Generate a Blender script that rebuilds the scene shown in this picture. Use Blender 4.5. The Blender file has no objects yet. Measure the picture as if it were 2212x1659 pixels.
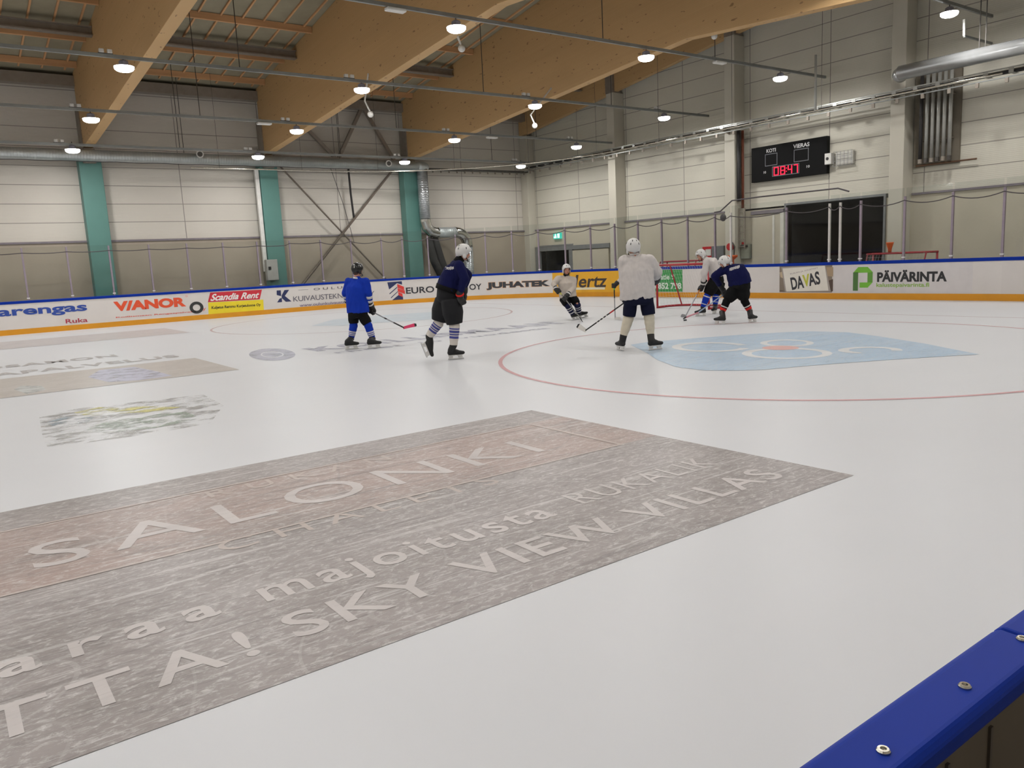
import bpy, math, random
from mathutils import Vector, Matrix, noise
random.seed(7)
S = bpy.context.scene
COL = S.collection

# ------------------------------------------------------------------ camera
IW, IH, F_PX = 2212, 1659, 1696.56
YAW, PITCH, ROLL, CAM_H = math.radians(53.976), math.radians(9.012), math.radians(-2.874), 1.595
_cy, _sy, _cp, _sp = math.cos(YAW), math.sin(YAW), math.cos(PITCH), math.sin(PITCH)
FW = Vector((_cy*_cp, _sy*_cp, -_sp))
_rt = Vector((_sy, -_cy, 0)); _up = _rt.cross(FW)
RT = _rt*math.cos(ROLL) + _up*math.sin(ROLL)
UP = -_rt*math.sin(ROLL) + _up*math.cos(ROLL)
EYE = Vector((0, 0, CAM_H))
cam_data = bpy.data.cameras.new('camera'); cam_data.sensor_width = 36.0
cam_data.lens = F_PX/IW*36.0; cam_data.clip_start = 0.05; cam_data.clip_end = 200
cam = bpy.data.objects.new('camera', cam_data); COL.objects.link(cam)
M4 = Matrix((RT, UP, -FW)).transposed().to_4x4(); M4.translation = EYE
cam.matrix_world = M4
S.camera = cam

# ------------------------------------------------------------------ world, exposure
W = bpy.data.worlds.new('world'); S.world = W; W.use_nodes = True
W.node_tree.nodes['Background'].inputs[0].default_value = (0.02, 0.02, 0.022, 1)
W.node_tree.nodes['Background'].inputs[1].default_value = 0.2
S.view_settings.view_transform = 'Standard'; S.view_settings.look = 'None'
S.view_settings.gamma = 1.0; S.view_settings.use_curve_mapping = False
S.view_settings.exposure = 0.0
S.cycles.max_bounces = 8; S.cycles.diffuse_bounces = 2; S.cycles.transparent_max_bounces = 12
LAMP_W = 78.0          # power of each high-bay lamp
LAMP_RGB = (1.0, 0.985, 0.965)

# ------------------------------------------------------------------ rays through the photograph
def ray(px, py): return FW + RT*((px-IW/2)/F_PX) - UP*((py-IH/2)/F_PX)
def on_z(px, py, z=0.0):
    d = ray(px, py); return EYE + d*((z-CAM_H)/d.z)
def on_x(px, py, x):
    d = ray(px, py); return EYE + d*(x/d.x)
def on_y(px, py, y):
    d = ray(px, py); return EYE + d*(y/d.y)
NH = Vector((_cy, _sy, 0)); RH = Vector((_sy, -_cy, 0))
def on_depth(px, py, D):
    d = ray(px, py); return EYE + d*(D/d.dot(NH))

# ------------------------------------------------------------------ materials
def lin(c):
    def f(v):
        v /= 255.0
        return v/12.92 if v <= 0.04045 else ((v+0.055)/1.055)**2.4
    return tuple(f(v) for v in c)
MATS = {}
def mat(name, rgb, rough=0.6, metal=0.0, var=0.08, scale=6.0, bump=0.0, bscale=None, stretch=(1, 1, 1), spec=0.5, srgb=True):
    if name in MATS: return MATS[name]
    m = bpy.data.materials.new(name); m.use_nodes = True; MATS[name] = m
    nt = m.node_tree; N = nt.nodes; L = nt.links
    b = N['Principled BSDF']
    c = lin(rgb) if srgb else rgb
    b.inputs['Roughness'].default_value = rough; b.inputs['Metallic'].default_value = metal
    b.inputs['Specular IOR Level'].default_value = spec
    tc = N.new('ShaderNodeTexCoord'); mp = N.new('ShaderNodeMapping'); mp.inputs['Scale'].default_value = stretch
    L.new(tc.outputs['Object'], mp.inputs['Vector'])
    nz = N.new('ShaderNodeTexNoise'); nz.inputs['Scale'].default_value = scale; nz.inputs['Detail'].default_value = 4
    L.new(mp.outputs['Vector'], nz.inputs['Vector'])
    rp = N.new('ShaderNodeValToRGB')
    rp.color_ramp.elements[0].position = 0.3; rp.color_ramp.elements[1].position = 0.7
    rp.color_ramp.elements[0].color = (*[v*(1-var) for v in c], 1)
    rp.color_ramp.elements[1].color = (*[min(1, v*(1+var)) for v in c], 1)
    L.new(nz.outputs['Fac'], rp.inputs['Fac']); L.new(rp.outputs['Color'], b.inputs['Base Color'])
    if bump:
        n2 = N.new('ShaderNodeTexNoise'); n2.inputs['Scale'].default_value = bscale or scale*4; n2.inputs['Detail'].default_value = 3
        L.new(mp.outputs['Vector'], n2.inputs['Vector'])
        bp_ = N.new('ShaderNodeBump'); bp_.inputs['Strength'].default_value = bump; bp_.inputs['Distance'].default_value = 0.02
        L.new(n2.outputs['Fac'], bp_.inputs['Height']); L.new(bp_.outputs['Normal'], b.inputs['Normal'])
    return m
def emit(name, rgb, strength, sample=False):
    if name in MATS: return MATS[name]
    m = bpy.data.materials.new(name); m.use_nodes = True; MATS[name] = m
    b = m.node_tree.nodes['Principled BSDF']
    b.inputs['Base Color'].default_value = (*[v*0.5 for v in rgb], 1)
    b.inputs['Emission Color'].default_value = (*rgb, 1); b.inputs['Emission Strength'].default_value = strength
    if not sample: m.cycles.emission_sampling = 'NONE'
    return m
def math_node(nt, op, a, b=None, c=None):
    n = nt.nodes.new('ShaderNodeMath'); n.operation = op
    for i, v in enumerate((a, b, c)):
        if v is None: continue
        if isinstance(v, (int, float)): n.inputs[i].default_value = v
        else: nt.links.new(v, n.inputs[i])
    return n.outputs[0]
def mix_rgb(nt, fac, a, b):
    n = nt.nodes.new('ShaderNodeMix'); n.data_type = 'RGBA'
    for i, v in ((0, fac), (6, a), (7, b)):
        if isinstance(v, (int, float)): n.inputs[i].default_value = v
        elif isinstance(v, tuple): n.inputs[i].default_value = (*v, 1)
        else: nt.links.new(v, n.inputs[i])
    return n.outputs[2]
def noise_node(nt, vec, scale, detail=3, rough=0.5, stretch=None, dist=0.0, rot=None):
    if stretch or rot:
        mp = nt.nodes.new('ShaderNodeMapping')
        if stretch: mp.inputs['Scale'].default_value = stretch
        if rot: mp.inputs['Rotation'].default_value = rot
        nt.links.new(vec, mp.inputs['Vector']); vec = mp.outputs['Vector']
    n = nt.nodes.new('ShaderNodeTexNoise'); n.inputs['Scale'].default_value = scale
    n.inputs['Detail'].default_value = detail; n.inputs['Roughness'].default_value = rough; n.inputs['Distortion'].default_value = dist
    nt.links.new(vec, n.inputs['Vector']); return n.outputs['Fac']
def world_pos(nt):
    g = nt.nodes.new('ShaderNodeNewGeometry'); return g.outputs['Position']
def sepxyz(nt, v):
    n = nt.nodes.new('ShaderNodeSeparateXYZ'); nt.links.new(v, n.inputs[0]); return n.outputs

def wall_panel_mat(name, rgb, axis, off, period, z0, zp):
    """sandwich panels: narrow grey joints, fine ribs, faint blotches"""
    m = mat(name, rgb, rough=0.55, var=0.035, scale=0.5)
    nt = m.node_tree; b = nt.nodes['Principled BSDF']
    base = b.inputs['Base Color'].links[0].from_socket
    P = world_pos(nt); xyz = sepxyz(nt, P)
    fz = math_node(nt, 'FRACT', math_node(nt, 'DIVIDE', math_node(nt, 'SUBTRACT', xyz[2], z0), zp))
    jz = math_node(nt, 'LESS_THAN', fz, 0.024/zp)
    fx = math_node(nt, 'FRACT', math_node(nt, 'DIVIDE', math_node(nt, 'SUBTRACT', xyz[axis], off), period))
    jx = math_node(nt, 'LESS_THAN', fx, 0.028/period)
    j = math_node(nt, 'MAXIMUM', jz, jx)
    c = mix_rgb(nt, math_node(nt, 'MULTIPLY', j, 0.75), base, lin((110, 102, 96)))
    nt.links.new(c, b.inputs['Base Color'])
    rib = math_node(nt, 'SINE', math_node(nt, 'MULTIPLY', xyz[2], 2*math.pi/0.05))
    bu = nt.nodes.new('ShaderNodeBump'); bu.inputs['Strength'].default_value = 0.25; bu.inputs['Distance'].default_value = 0.004
    nt.links.new(rib, bu.inputs['Height']); nt.links.new(bu.outputs['Normal'], b.inputs['Normal'])
    return m
def glulam_mat():
    m = mat('glulam', (206, 170, 120), rough=0.6, var=0.05, scale=1.2, stretch=(1, 0.12, 1))
    nt = m.node_tree; b = nt.nodes['Principled BSDF']; base = b.inputs['Base Color'].links[0].from_socket
    P = world_pos(nt); xyz = sepxyz(nt, P)
    t = math_node(nt, 'ADD', xyz[2], math_node(nt, 'MULTIPLY', xyz[1], 0.076))
    lam = math_node(nt, 'DIVIDE', t, 0.045)
    fl = math_node(nt, 'FLOOR', lam)
    cmb = nt.nodes.new('ShaderNodeCombineXYZ')
    nt.links.new(math_node(nt, 'MULTIPLY', fl, 3.7), cmb.inputs[0]); nt.links.new(math_node(nt, 'MULTIPLY', xyz[1], 0.25), cmb.inputs[1]); nt.links.new(xyz[0], cmb.inputs[2])
    n1 = noise_node(nt, cmb.outputs[0], 1.0, 2)
    c = mix_rgb(nt, math_node(nt, 'MULTIPLY', n1, 0.34), base, lin((172, 132, 84)))
    seam = math_node(nt, 'LESS_THAN', math_node(nt, 'FRACT', lam), 0.05)
    c = mix_rgb(nt, math_node(nt, 'MULTIPLY', seam, 0.25), c, lin((120, 80, 42)))
    knots = noise_node(nt, P, 9.0, 1, stretch=(1, 0.45, 1.3))
    kn = math_node(nt, 'GREATER_THAN', knots, 0.72)
    c = mix_rgb(nt, math_node(nt, 'MULTIPLY', kn, 0.55), c, lin((96, 60, 30)))
    nt.links.new(c, b.inputs['Base Color'])
    return m
def timber_mat():
    return mat('spruce_timber', (206, 158, 112), rough=0.65, var=0.12, scale=2.0, stretch=(0.3, 0.3, 3))
def ice_mat():
    m = mat('ice', (209, 209, 211), rough=0.3, var=0.012, scale=0.7, spec=0.13)
    nt = m.node_tree; b = nt.nodes['Principled BSDF']; base = b.inputs['Base Color'].links[0].from_socket
    P = world_pos(nt)
    st = noise_node(nt, P, 0.9, 5, 0.6, stretch=(1, 2.4, 1), rot=(0, 0, 0.35))
    k = math_node(nt, 'MULTIPLY', st, 0.35)
    c = mix_rgb(nt, k, base, lin((202, 205, 208)))
    nt.links.new(c, b.inputs['Base Color'])
    b.inputs['Roughness'].default_value = 0.36
    return m
def ice_paint(name, rgb, rgb2=None, cover=1.0, scratch=0.5, band=None, fade=0.0):
    """paint sealed in the ice, crossed by skate scratches; worn parts show the white ice"""
    if name in MATS: return MATS[name]
    dim = lambda c: tuple(v*0.89 for v in c)
    rgb = dim(rgb); rgb2 = dim(rgb2) if rgb2 else None
    if band: band = (band[0], band[1], dim(band[2]))
    m = mat(name, rgb, rough=0.36, var=0.06, scale=2.5, spec=0.13)
    nt = m.node_tree; b = nt.nodes['Principled BSDF']; c = b.inputs['Base Color'].links[0].from_socket
    P = world_pos(nt); xyz = sepxyz(nt, P)
    if band:   # (y0, y1, colour) a stripe of another colour printed in the advert
        y0, y1, bc = band
        e = math_node(nt, 'MULTIPLY', math_node(nt, 'GREATER_THAN', xyz[1], y0), math_node(nt, 'LESS_THAN', xyz[1], y1))
        c = mix_rgb(nt, e, c, lin(bc))
    if rgb2:
        q = noise_node(nt, P, 0.8, 4, 0.6, stretch=(0.5, 1.5, 1))
        c = mix_rgb(nt, math_node(nt, 'MULTIPLY', math_node(nt, 'SMOOTH_MAX', math_node(nt, 'SUBTRACT', q, 0.45), 0.0, 0.05), 3.2), c, lin(rgb2))
    white = lin((204, 201, 199)); dark = tuple(v*0.62 for v in lin(rgb))
    g1 = noise_node(nt, P, 20.0, 7, 0.8, stretch=(0.7, 1.5, 1), rot=(0, 0, -0.5), dist=0.6)
    k1 = math_node(nt, 'MULTIPLY', math_node(nt, 'SMOOTH_MAX', math_node(nt, 'SUBTRACT', g1, 0.5), 0.0, 0.03), scratch*12.0)
    c = mix_rgb(nt, k1, c, white)
    g2 = noise_node(nt, P, 9.0, 8, 0.85, stretch=(0.4, 1.8, 1), rot=(0, 0, 0.35), dist=0.5)
    k2 = math_node(nt, 'MULTIPLY', math_node(nt, 'SMOOTH_MAX', math_node(nt, 'SUBTRACT', g2, 0.53), 0.0, 0.03), scratch*15.0)
    c = mix_rgb(nt, k2, c, dark)
    for sc, st, ro, th, col_, amt in ((6.0, (0.10, 3.2, 1), -0.22, 0.63, white, 0.9), (6.0, (0.09, 3.6, 1), 0.16, 0.65, white, 0.7), (5.0, (0.12, 3.0, 1), 0.75, 0.66, white, 0.6), (5.0, (0.10, 2.6, 1), -0.30, 0.64, dark, 0.8), (4.0, (0.10, 2.8, 1), -0.85, 0.66, dark, 0.6)):
        g = noise_node(nt, P, sc, 3, 0.6, stretch=st, rot=(0, 0, ro))
        c = mix_rgb(nt, math_node(nt, 'MULTIPLY', math_node(nt, 'GREATER_THAN', g, th), min(1.0, amt*scratch*1.3)), c, col_)
    for sc, ro, w, col_, amt in ((0.30, 0.4, 0.003, white, 0.30), (0.45, 1.9, 0.003, white, 0.22), (0.28, 2.6, 0.004, dark, 0.32), (0.6, 0.9, 0.003, white, 0.18)):
        g = noise_node(nt, P, sc, 0, rot=(0, 0, ro), stretch=(1, 1.7, 1))
        l_ = math_node(nt, 'LESS_THAN', math_node(nt, 'ABSOLUTE', math_node(nt, 'SUBTRACT', math_node(nt, 'FRACT', math_node(nt, 'MULTIPLY', g, 5.0)), 0.5)), w*5*sc*1.6)
        c = mix_rgb(nt, math_node(nt, 'MULTIPLY', l_, amt*scratch*1.4), c, col_)
    nt.links.new(c, b.inputs['Base Color'])
    if cover < 1.0 or fade:
        tr = nt.nodes.new('ShaderNodeBsdfTransparent'); mx = nt.nodes.new('ShaderNodeMixShader')
        a = cover
        if fade:
            w = noise_node(nt, P, 3.4, 5, 0.7, stretch=(0.7, 1.2, 1))
            a = math_node(nt, 'MULTIPLY', math_node(nt, 'MINIMUM', math_node(nt, 'MAXIMUM', math_node(nt, 'MULTIPLY', math_node(nt, 'SUBTRACT', w, 0.5-0.25*(1-fade)), 5.0), 0.0), 1.0), cover)
        out = nt.nodes['Material Output']
        if isinstance(a, float): mx.inputs[0].default_value = a
        else: nt.links.new(a, mx.inputs[0])
        nt.links.new(tr.outputs[0], mx.inputs[1]); nt.links.new(b.outputs[0], mx.inputs[2]); nt.links.new(mx.outputs[0], out.inputs[0])
    return m
def glass_mat(name='plexiglass', tint=(0.93, 0.945, 0.94), gloss=0.09):
    if name in MATS: return MATS[name]
    m = bpy.data.materials.new(name); m.use_nodes = True; MATS[name] = m
    nt = m.node_tree; N = nt.nodes; L = nt.links; N.remove(N['Principled BSDF'])
    tr = N.new('ShaderNodeBsdfTransparent'); tr.inputs[0].default_value = (*tint, 1)
    gl = N.new('ShaderNodeBsdfGlossy'); gl.inputs['Roughness'].default_value = 0.03
    lw = N.new('ShaderNodeLayerWeight'); lw.inputs['Blend'].default_value = 0.25
    nz = N.new('ShaderNodeTexNoise'); nz.inputs['Scale'].default_value = 1.2
    mx = N.new('ShaderNodeMixShader')
    f = math_node(nt, 'ADD', math_node(nt, 'MULTIPLY', lw.outputs['Fresnel'], 0.35), math_node(nt, 'MULTIPLY', nz.outputs['Fac'], gloss*0.25))
    L.new(f, mx.inputs[0]); L.new(tr.outputs[0], mx.inputs[1]); L.new(gl.outputs[0], mx.inputs[2])
    L.new(mx.outputs[0], N['Material Output'].inputs[0])
    return m
def duct_mat(name, axis, rgb=(178, 182, 184), rough=0.3, rib=0.09):
    """galvanised spiral duct: ribs run round the tube"""
    if name in MATS: return MATS[name]
    m = mat(name, rgb, rough=rough, metal=0.55, var=0.08, scale=3)
    nt = m.node_tree; b = nt.nodes['Principled BSDF']
    xyz = sepxyz(nt, world_pos(nt))
    r = math_node(nt, 'POWER', math_node(nt, 'ABSOLUTE', math_node(nt, 'SINE', math_node(nt, 'MULTIPLY', xyz[axis], math.pi/rib))), 12.0)
    bu = nt.nodes.new('ShaderNodeBump'); bu.inputs['Strength'].default_value = 0.5; bu.inputs['Distance'].default_value = 0.01
    nt.links.new(r, bu.inputs['Height']); nt.links.new(bu.outputs['Normal'], b.inputs['Normal'])
    return m

# ------------------------------------------------------------------ mesh builder
class MB:
    def __init__(s): s.v = []; s.f = []; s.m = []; s.mi = 0
    def add(s, vs, fs):
        o = len(s.v); s.v += [Vector(p) for p in vs]
        for f in fs: s.f.append([i+o for i in f]); s.m.append(s.mi)
        return s
    def box(s, c, size, R=None):
        hx, hy, hz = size[0]/2, size[1]/2, size[2]/2
        vs = [Vector((x, y, z)) for z in (-hz, hz) for y in (-hy, hy) for x in (-hx, hx)]
        if R is not None: vs = [R @ p for p in vs]
        c = Vector(c)
        return s.add([p+c for p in vs], [(0, 2, 3, 1), (4, 5, 7, 6), (0, 1, 5, 4), (2, 6, 7, 3), (0, 4, 6, 2), (1, 3, 7, 5)])
    def bx(s, x0, x1, y0, y1, z0, z1):
        return s.box(((x0+x1)/2, (y0+y1)/2, (z0+z1)/2), (abs(x1-x0), abs(y1-y0), abs(z1-z0)))
    def bar(s, a, b, w, h, up=(0, 0, 1)):
        a = Vector(a); b = Vector(b); d = (b-a); L = d.length; d = d/L
        u = Vector(up); sd = d.cross(u)
        if sd.length < 1e-4: sd = d.cross(Vector((1, 0, 0)))
        sd.normalize(); u = sd.cross(d)
        R = Matrix((d, sd, u)).transposed()
        return s.box((a+b)/2, (L, w, h), R)
    def tube(s, pts, r, n=10, caps=True):
        pts = [Vector(p) for p in pts]; k = len(pts)
        rr = r if isinstance(r, (list, tuple)) else [r]*k
        t0 = (pts[1]-pts[0]).normalized()
        u = t0.orthogonal().normalized(); vs = []
        for i, p in enumerate(pts):
            t = ((pts[min(i+1, k-1)]-p).normalized() + (p-pts[max(i-1, 0)]).normalized())
            t = t.normalized() if t.length > 1e-6 else t0
            u = (u - t*u.dot(t)).normalized(); w = t.cross(u)
            for j in range(n):
                a = 2*math.pi*j/n; vs.append(p + (u*math.cos(a)+w*math.sin(a))*rr[i])
        fs = [(i*n+j, i*n+(j+1) % n, (i+1)*n+(j+1) % n, (i+1)*n+j) for i in range(k-1) for j in range(n)]
        if caps: fs += [tuple(reversed(range(n))), tuple((k-1)*n+j for j in range(n))]
        return s.add(vs, fs)
    def loft(s, rings, n=24, power=2.0):
        """rings: (centre, right vector*rx, front vector*ry)"""
        vs = []
        for c, a, b in rings:
            c = Vector(c)
            for j in range(n):
                t = 2*math.pi*j/n; ct, st = math.cos(t), math.sin(t)
                ct = math.copysign(abs(ct)**(2/power), ct); st = math.copysign(abs(st)**(2/power), st)
                vs.append(c + Vector(a)*ct + Vector(b)*st)
        k = len(rings)
        fs = [(i*n+j, i*n+(j+1) % n, (i+1)*n+(j+1) % n, (i+1)*n+j) for i in range(k-1) for j in range(n)]
        fs += [tuple(reversed(range(n))), tuple((k-1)*n+j for j in range(n))]
        return s.add(vs, fs)
    def capsule(s, a, b, ra, rb, n=14, m=4):
        a = Vector(a); b = Vector(b); d = b-a
        if d.length < 1e-5: d = Vector((0, 0, 1e-4)); b = a+d
        t = d.normalized(); u = t.orthogonal().normalized(); w = t.cross(u); rings = []
        for i in range(m+1):
            e = -math.pi/2 + (math.pi/2)*i/m
            rings.append((a+t*(ra*math.sin(e)), max(ra*math.cos(e), 1e-4)))
        for i in range(m+1):
            e = (math.pi/2)*i/m
            rings.append((b+t*(rb*math.sin(e)), max(rb*math.cos(e), 1e-4)))
        return s.loft([(c, u*r, w*r) for c, r in rings], n)
    def ell(s, c, A, B, C, n=18, m=10):
        """ellipsoid with half-axis vectors A (right), B (front), C (up)"""
        c = Vector(c); rings = []
        for i in range(m+1):
            e = -math.pi/2 + math.pi*i/m; k = max(math.cos(e), 1e-3)
            rings.append((c+Vector(C)*math.sin(e), Vector(A)*k, Vector(B)*k))
        return s.loft(rings, n)
    def prism(s, pts, off):
        """closed polygon pts extruded by vector off"""
        pts = [Vector(p) for p in pts]; n = len(pts); off = Vector(off)
        return s.add(pts+[p+off for p in pts], [tuple(range(n)), tuple(reversed(range(n, 2*n)))] + [(i, i+n, (i+1) % n+n, (i+1) % n) for i in range(n)])
    def poly(s, pts): return s.add(pts, [tuple(range(len(pts)))])
    def lathe(s, c, prof, n=20, axis=(0, 0, 1)):
        t = Vector(axis).normalized(); u = t.orthogonal().normalized(); w = t.cross(u)
        return s.loft([(Vector(c)+t*h, u*max(r, 1e-4), w*max(r, 1e-4)) for r, h in prof], n)
    def mesh(s, name, loc=(0, 0, 0)):
        me = bpy.data.meshes.new(name); o = Vector(loc)
        me.from_pydata([tuple(p-o) for p in s.v], [], s.f); return me
    def build(s, name, mats, parent=None, loc=None, smooth=False, bevel=0.0, recalc=True, disp=None):
        mats = mats if isinstance(mats, (list, tuple)) else [mats]
        if parent is not None: loc = wloc(parent)
        elif loc is None:
            xs = [p.x for p in s.v]; ys = [p.y for p in s.v]; zs = [p.z for p in s.v]
            loc = ((min(xs)+max(xs))/2, (min(ys)+max(ys))/2, min(zs))
        me = s.mesh(name, loc)
        for m in mats: me.materials.append(m)
        if len(mats) > 1: me.polygons.foreach_set('material_index', s.m)
        if smooth: me.polygons.foreach_set('use_smooth', [True]*len(me.polygons))
        me.update()
        o = bpy.data.objects.new(name, me); COL.objects.link(o)
        if parent is not None: o.parent = parent
        else: o.location = loc
        if bevel:
            b = o.modifiers.new('bevel', 'BEVEL'); b.width = bevel; b.segments = 2; b.limit_method = 'ANGLE'
        return o
def wloc(o):
    v = Vector((0, 0, 0))
    while o is not None: v = v + o.location; o = o.parent
    return v
def thing(name, label, cat, loc=(0, 0, 0), group=None):
    o = bpy.data.objects.new(name, None); COL.objects.link(o); o.location = loc; o.empty_display_size = 0.1
    return tag(o, label, cat, group)
def tag(o, label, cat, group=None, kind=None):
    o['label'] = label; o['category'] = cat
    if group: o['group'] = group
    if kind: o['kind'] = kind
    return o
def structure(o, label=None, cat=None):
    o['kind'] = 'structure'
    if label: o['label'] = label
    if cat: o['category'] = cat
    return o
def fuse(mb, name, voxel, smooth=4, loc=(0, 0, 0)):
    """one continuous skin over overlapping closed shapes"""
    me = mb.mesh('tmp', loc); o = bpy.data.objects.new('tmp', me); COL.objects.link(o)
    r = o.modifiers.new('r', 'REMESH'); r.mode = 'VOXEL'; r.voxel_size = voxel
    if smooth:
        sm = o.modifiers.new('s', 'SMOOTH'); sm.factor = 0.5; sm.iterations = smooth
    dg = bpy.context.evaluated_depsgraph_get(); dg.update()
    out = bpy.data.meshes.new_from_object(o.evaluated_get(dg)); out.name = name
    bpy.data.objects.remove(o); bpy.data.meshes.remove(me)
    return out
def skin(mb, name, mats, parent, voxel=0.012, smooth=4, wrinkle=0.0, wscale=9.0, color=None):
    loc = wloc(parent); me = fuse(mb, name, voxel, smooth, loc)
    if wrinkle:
        me.update(); nr = [v.normal.copy() for v in me.vertices]
        for v, n_ in zip(me.vertices, nr):
            p = v.co
            w = noise.noise(Vector((p.x*wscale+0.7*p.z, p.y*wscale-0.5*p.z, p.z*wscale*0.30))) - 0.9*abs(noise.noise(Vector((p.x*wscale*1.5+7, p.y*wscale*1.5, p.z*wscale*0.5+3)))) + 0.35*noise.noise(Vector((p.x*wscale*3, p.y*wscale*3, p.z*wscale*1.6)))
            v.co = p + n_*(wrinkle*w)
    mats = mats if isinstance(mats, (list, tuple)) else [mats]
    me.materials.clear()
    for m in mats: me.materials.append(m)
    L = Vector(loc)
    for p in me.polygons:
        p.use_smooth = True
        if color: p.material_index = color(p.center+L)
    o = bpy.data.objects.new(name, me); COL.objects.link(o); o.parent = parent
    return o

# ------------------------------------------------------------------ lettering
_tc = {}
def glyphs(txt, bold=0.0, shear=0.0, space=1.0):
    """outline text as (verts 2d scaled to the unit box, faces)"""
    key = (txt, bold, shear, space)
    if key in _tc: return _tc[key]
    cu = bpy.data.curves.new('t', 'FONT'); cu.body = txt; cu.size = 1; cu.offset = bold; cu.shear = shear
    cu.space_character = space; cu.resolution_u = 4
    o = bpy.data.objects.new('t', cu); COL.objects.link(o)
    dg = bpy.context.evaluated_depsgraph_get(); dg.update()
    me = bpy.data.meshes.new_from_object(o.evaluated_get(dg))
    vs = [(v.co.x, v.co.y) for v in me.vertices]; fs = [tuple(p.vertices) for p in me.polygons]
    bpy.data.objects.remove(o); bpy.data.curves.remove(cu); bpy.data.meshes.remove(me)
    x0 = min(v[0] for v in vs); x1 = max(v[0] for v in vs); y0 = min(v[1] for v in vs); y1 = max(v[1] for v in vs)
    r = ([((a-x0)/(x1-x0), (b-y0)/(y1-y0)) for a, b in vs], fs); _tc[key] = r
    return r

# ------------------------------------------------------------------ the place: sizes
YB, XE, RC, YN = 29.575, 21.0, 8.0, 0.44      # ice edges: left, end, corner radius, near side
HB = 1.06                                     # board height
XW, YW, YR, XBK = 24.3, 31.2, -2.4, -24.0     # inner faces of the walls
YRIDGE = 15.0
def deck_z(y): return 8.4 + 0.146*(YW - YRIDGE - abs(y-YRIDGE))

# ------------------------------------------------------------------ floor and ice
o = MB().bx(XBK, XW, YR, YW, -0.32, -0.02).build('floor', mat('concrete_floor', (128, 124, 118), rough=0.7, var=0.1, scale=1.5))
structure(o, 'grey concrete floor slab around the rink', 'floor')
ICE = structure(MB().bx(XBK+0.5, XE+0.06, YN-0.04, YB+0.04, -0.02, 0.0).build('floor', ice_mat(), loc=(0, 0, 0)),
                'white ice sheet with painted lines and faded adverts', 'ice')

# ------------------------------------------------------------------ walls
white_panel_l = wall_panel_mat('white_panels_left', (209, 203, 192), 0, 1.8, 3.1, 2.95, 0.63)
white_panel_e = wall_panel_mat('white_panels_end', (209, 205, 190), 1, 2.7, 3.1, 2.90, 0.63)
block = mat('painted_block', (192, 184, 165), rough=0.6, var=0.05, scale=1.2, bump=0.12, bscale=14)
block_left = mat('grey_painted_block', (166, 154, 138), rough=0.6, var=0.05, scale=1.2, bump=0.12, bscale=14)
flash = mat('ledge_flashing', (128, 120, 126), rough=0.45, metal=0.2)
structure(MB().bx(XBK, XW+0.2, YW, YW+0.2, 2.9, 8.6).build('wall_left', white_panel_l), 'tall white panelled wall along the left side', 'wall')
m = MB()
m.bx(XW, XW+0.2, YR, YW, 2.97, 11.2)
structure(m.build('wall_end', white_panel_e), 'tall white panelled end wall holding the scoreboard', 'wall')
structure(MB().bx(XBK, XW+0.2, YR-0.2, YR, -0.3, 9.4).build('wall_right', white_panel_l), 'white panelled wall behind the camera', 'wall')
structure(MB().bx(XBK-0.2, XBK, YR-0.2, YW+0.2, -0.3, 11.2).build('wall_back', white_panel_e), 'white panelled wall at the far back end', 'wall')
# lower block plinths with a projecting ledge; the end wall has two door openings
structure(MB().bx(XBK, XW, YW-0.10, YW+0.2, -0.3, 2.9).build('trim_1', block_left), 'grey painted lower wall behind the left boards', 'plinth')
structure(MB().bx(XBK, XW, YW-0.15, YW, 2.9, 2.96).build('trim_2', flash), 'grey ledge flashing on top of the left lower wall', 'ledge')
D1 = (13.17, 16.64, 2.96); D2 = (27.99, 30.32, 2.10)
m = MB(); x0, x1 = XW-0.10, XW+0.2
m.bx(x0, x1, YR, D1[0], -0.3, 2.9); m.bx(x0, x1, D1[1], D2[0], -0.3, 2.9); m.bx(x0, x1, D2[1], YW, -0.3, 2.9); m.bx(x0, x1, D2[0], D2[1], D2[2], 2.9)
structure(m.build('trim_3', block), 'cream painted lower end wall with two doorways', 'plinth')
m = MB()
for a, b in ((YR, 12.3), (18.9, 24.5), (25.0, 30.7)): m.bx(XW-0.15, XW, a, b, 2.9, 2.96)
structure(m.build('trim_4', flash), 'grey ledge flashing along the lower end wall', 'ledge')
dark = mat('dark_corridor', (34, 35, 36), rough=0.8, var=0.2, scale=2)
frame_grey = mat('door_frame_steel', (132, 134, 134), rough=0.5, metal=0.3)
white_paint = mat('white_paint', (216, 213, 203), rough=0.5)
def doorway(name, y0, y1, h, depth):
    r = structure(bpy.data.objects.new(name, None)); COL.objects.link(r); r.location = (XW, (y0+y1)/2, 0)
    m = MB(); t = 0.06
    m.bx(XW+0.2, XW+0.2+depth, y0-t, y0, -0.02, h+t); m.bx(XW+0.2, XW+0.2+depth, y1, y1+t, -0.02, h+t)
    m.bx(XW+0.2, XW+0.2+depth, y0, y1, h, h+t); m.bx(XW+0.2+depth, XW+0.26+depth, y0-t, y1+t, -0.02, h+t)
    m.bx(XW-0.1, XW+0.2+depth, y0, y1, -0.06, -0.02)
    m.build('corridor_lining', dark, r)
    m = MB(); f = 0.07
    m.bx(XW-0.14, XW+0.2, y0-f, y0, -0.02, h+f); m.bx(XW-0.14, XW+0.2, y1, y1+f, -0.02, h+f); m.bx(XW-0.14, XW+0.2, y0, y1, h, h+f)
    m.build('door_frame', frame_grey, r)
    return r
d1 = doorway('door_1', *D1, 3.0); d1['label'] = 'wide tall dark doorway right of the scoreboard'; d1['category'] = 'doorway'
m = MB().bx(XW-0.20, XW-0.12, 16.72, 18.0, 0.0, 2.72); m.build('sliding_leaf', block, d1)
m = MB().bx(XW-0.24, XW-0.12, 16.68, 18.02, 2.74, 2.86); m.build('head_track', flash, d1)
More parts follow.
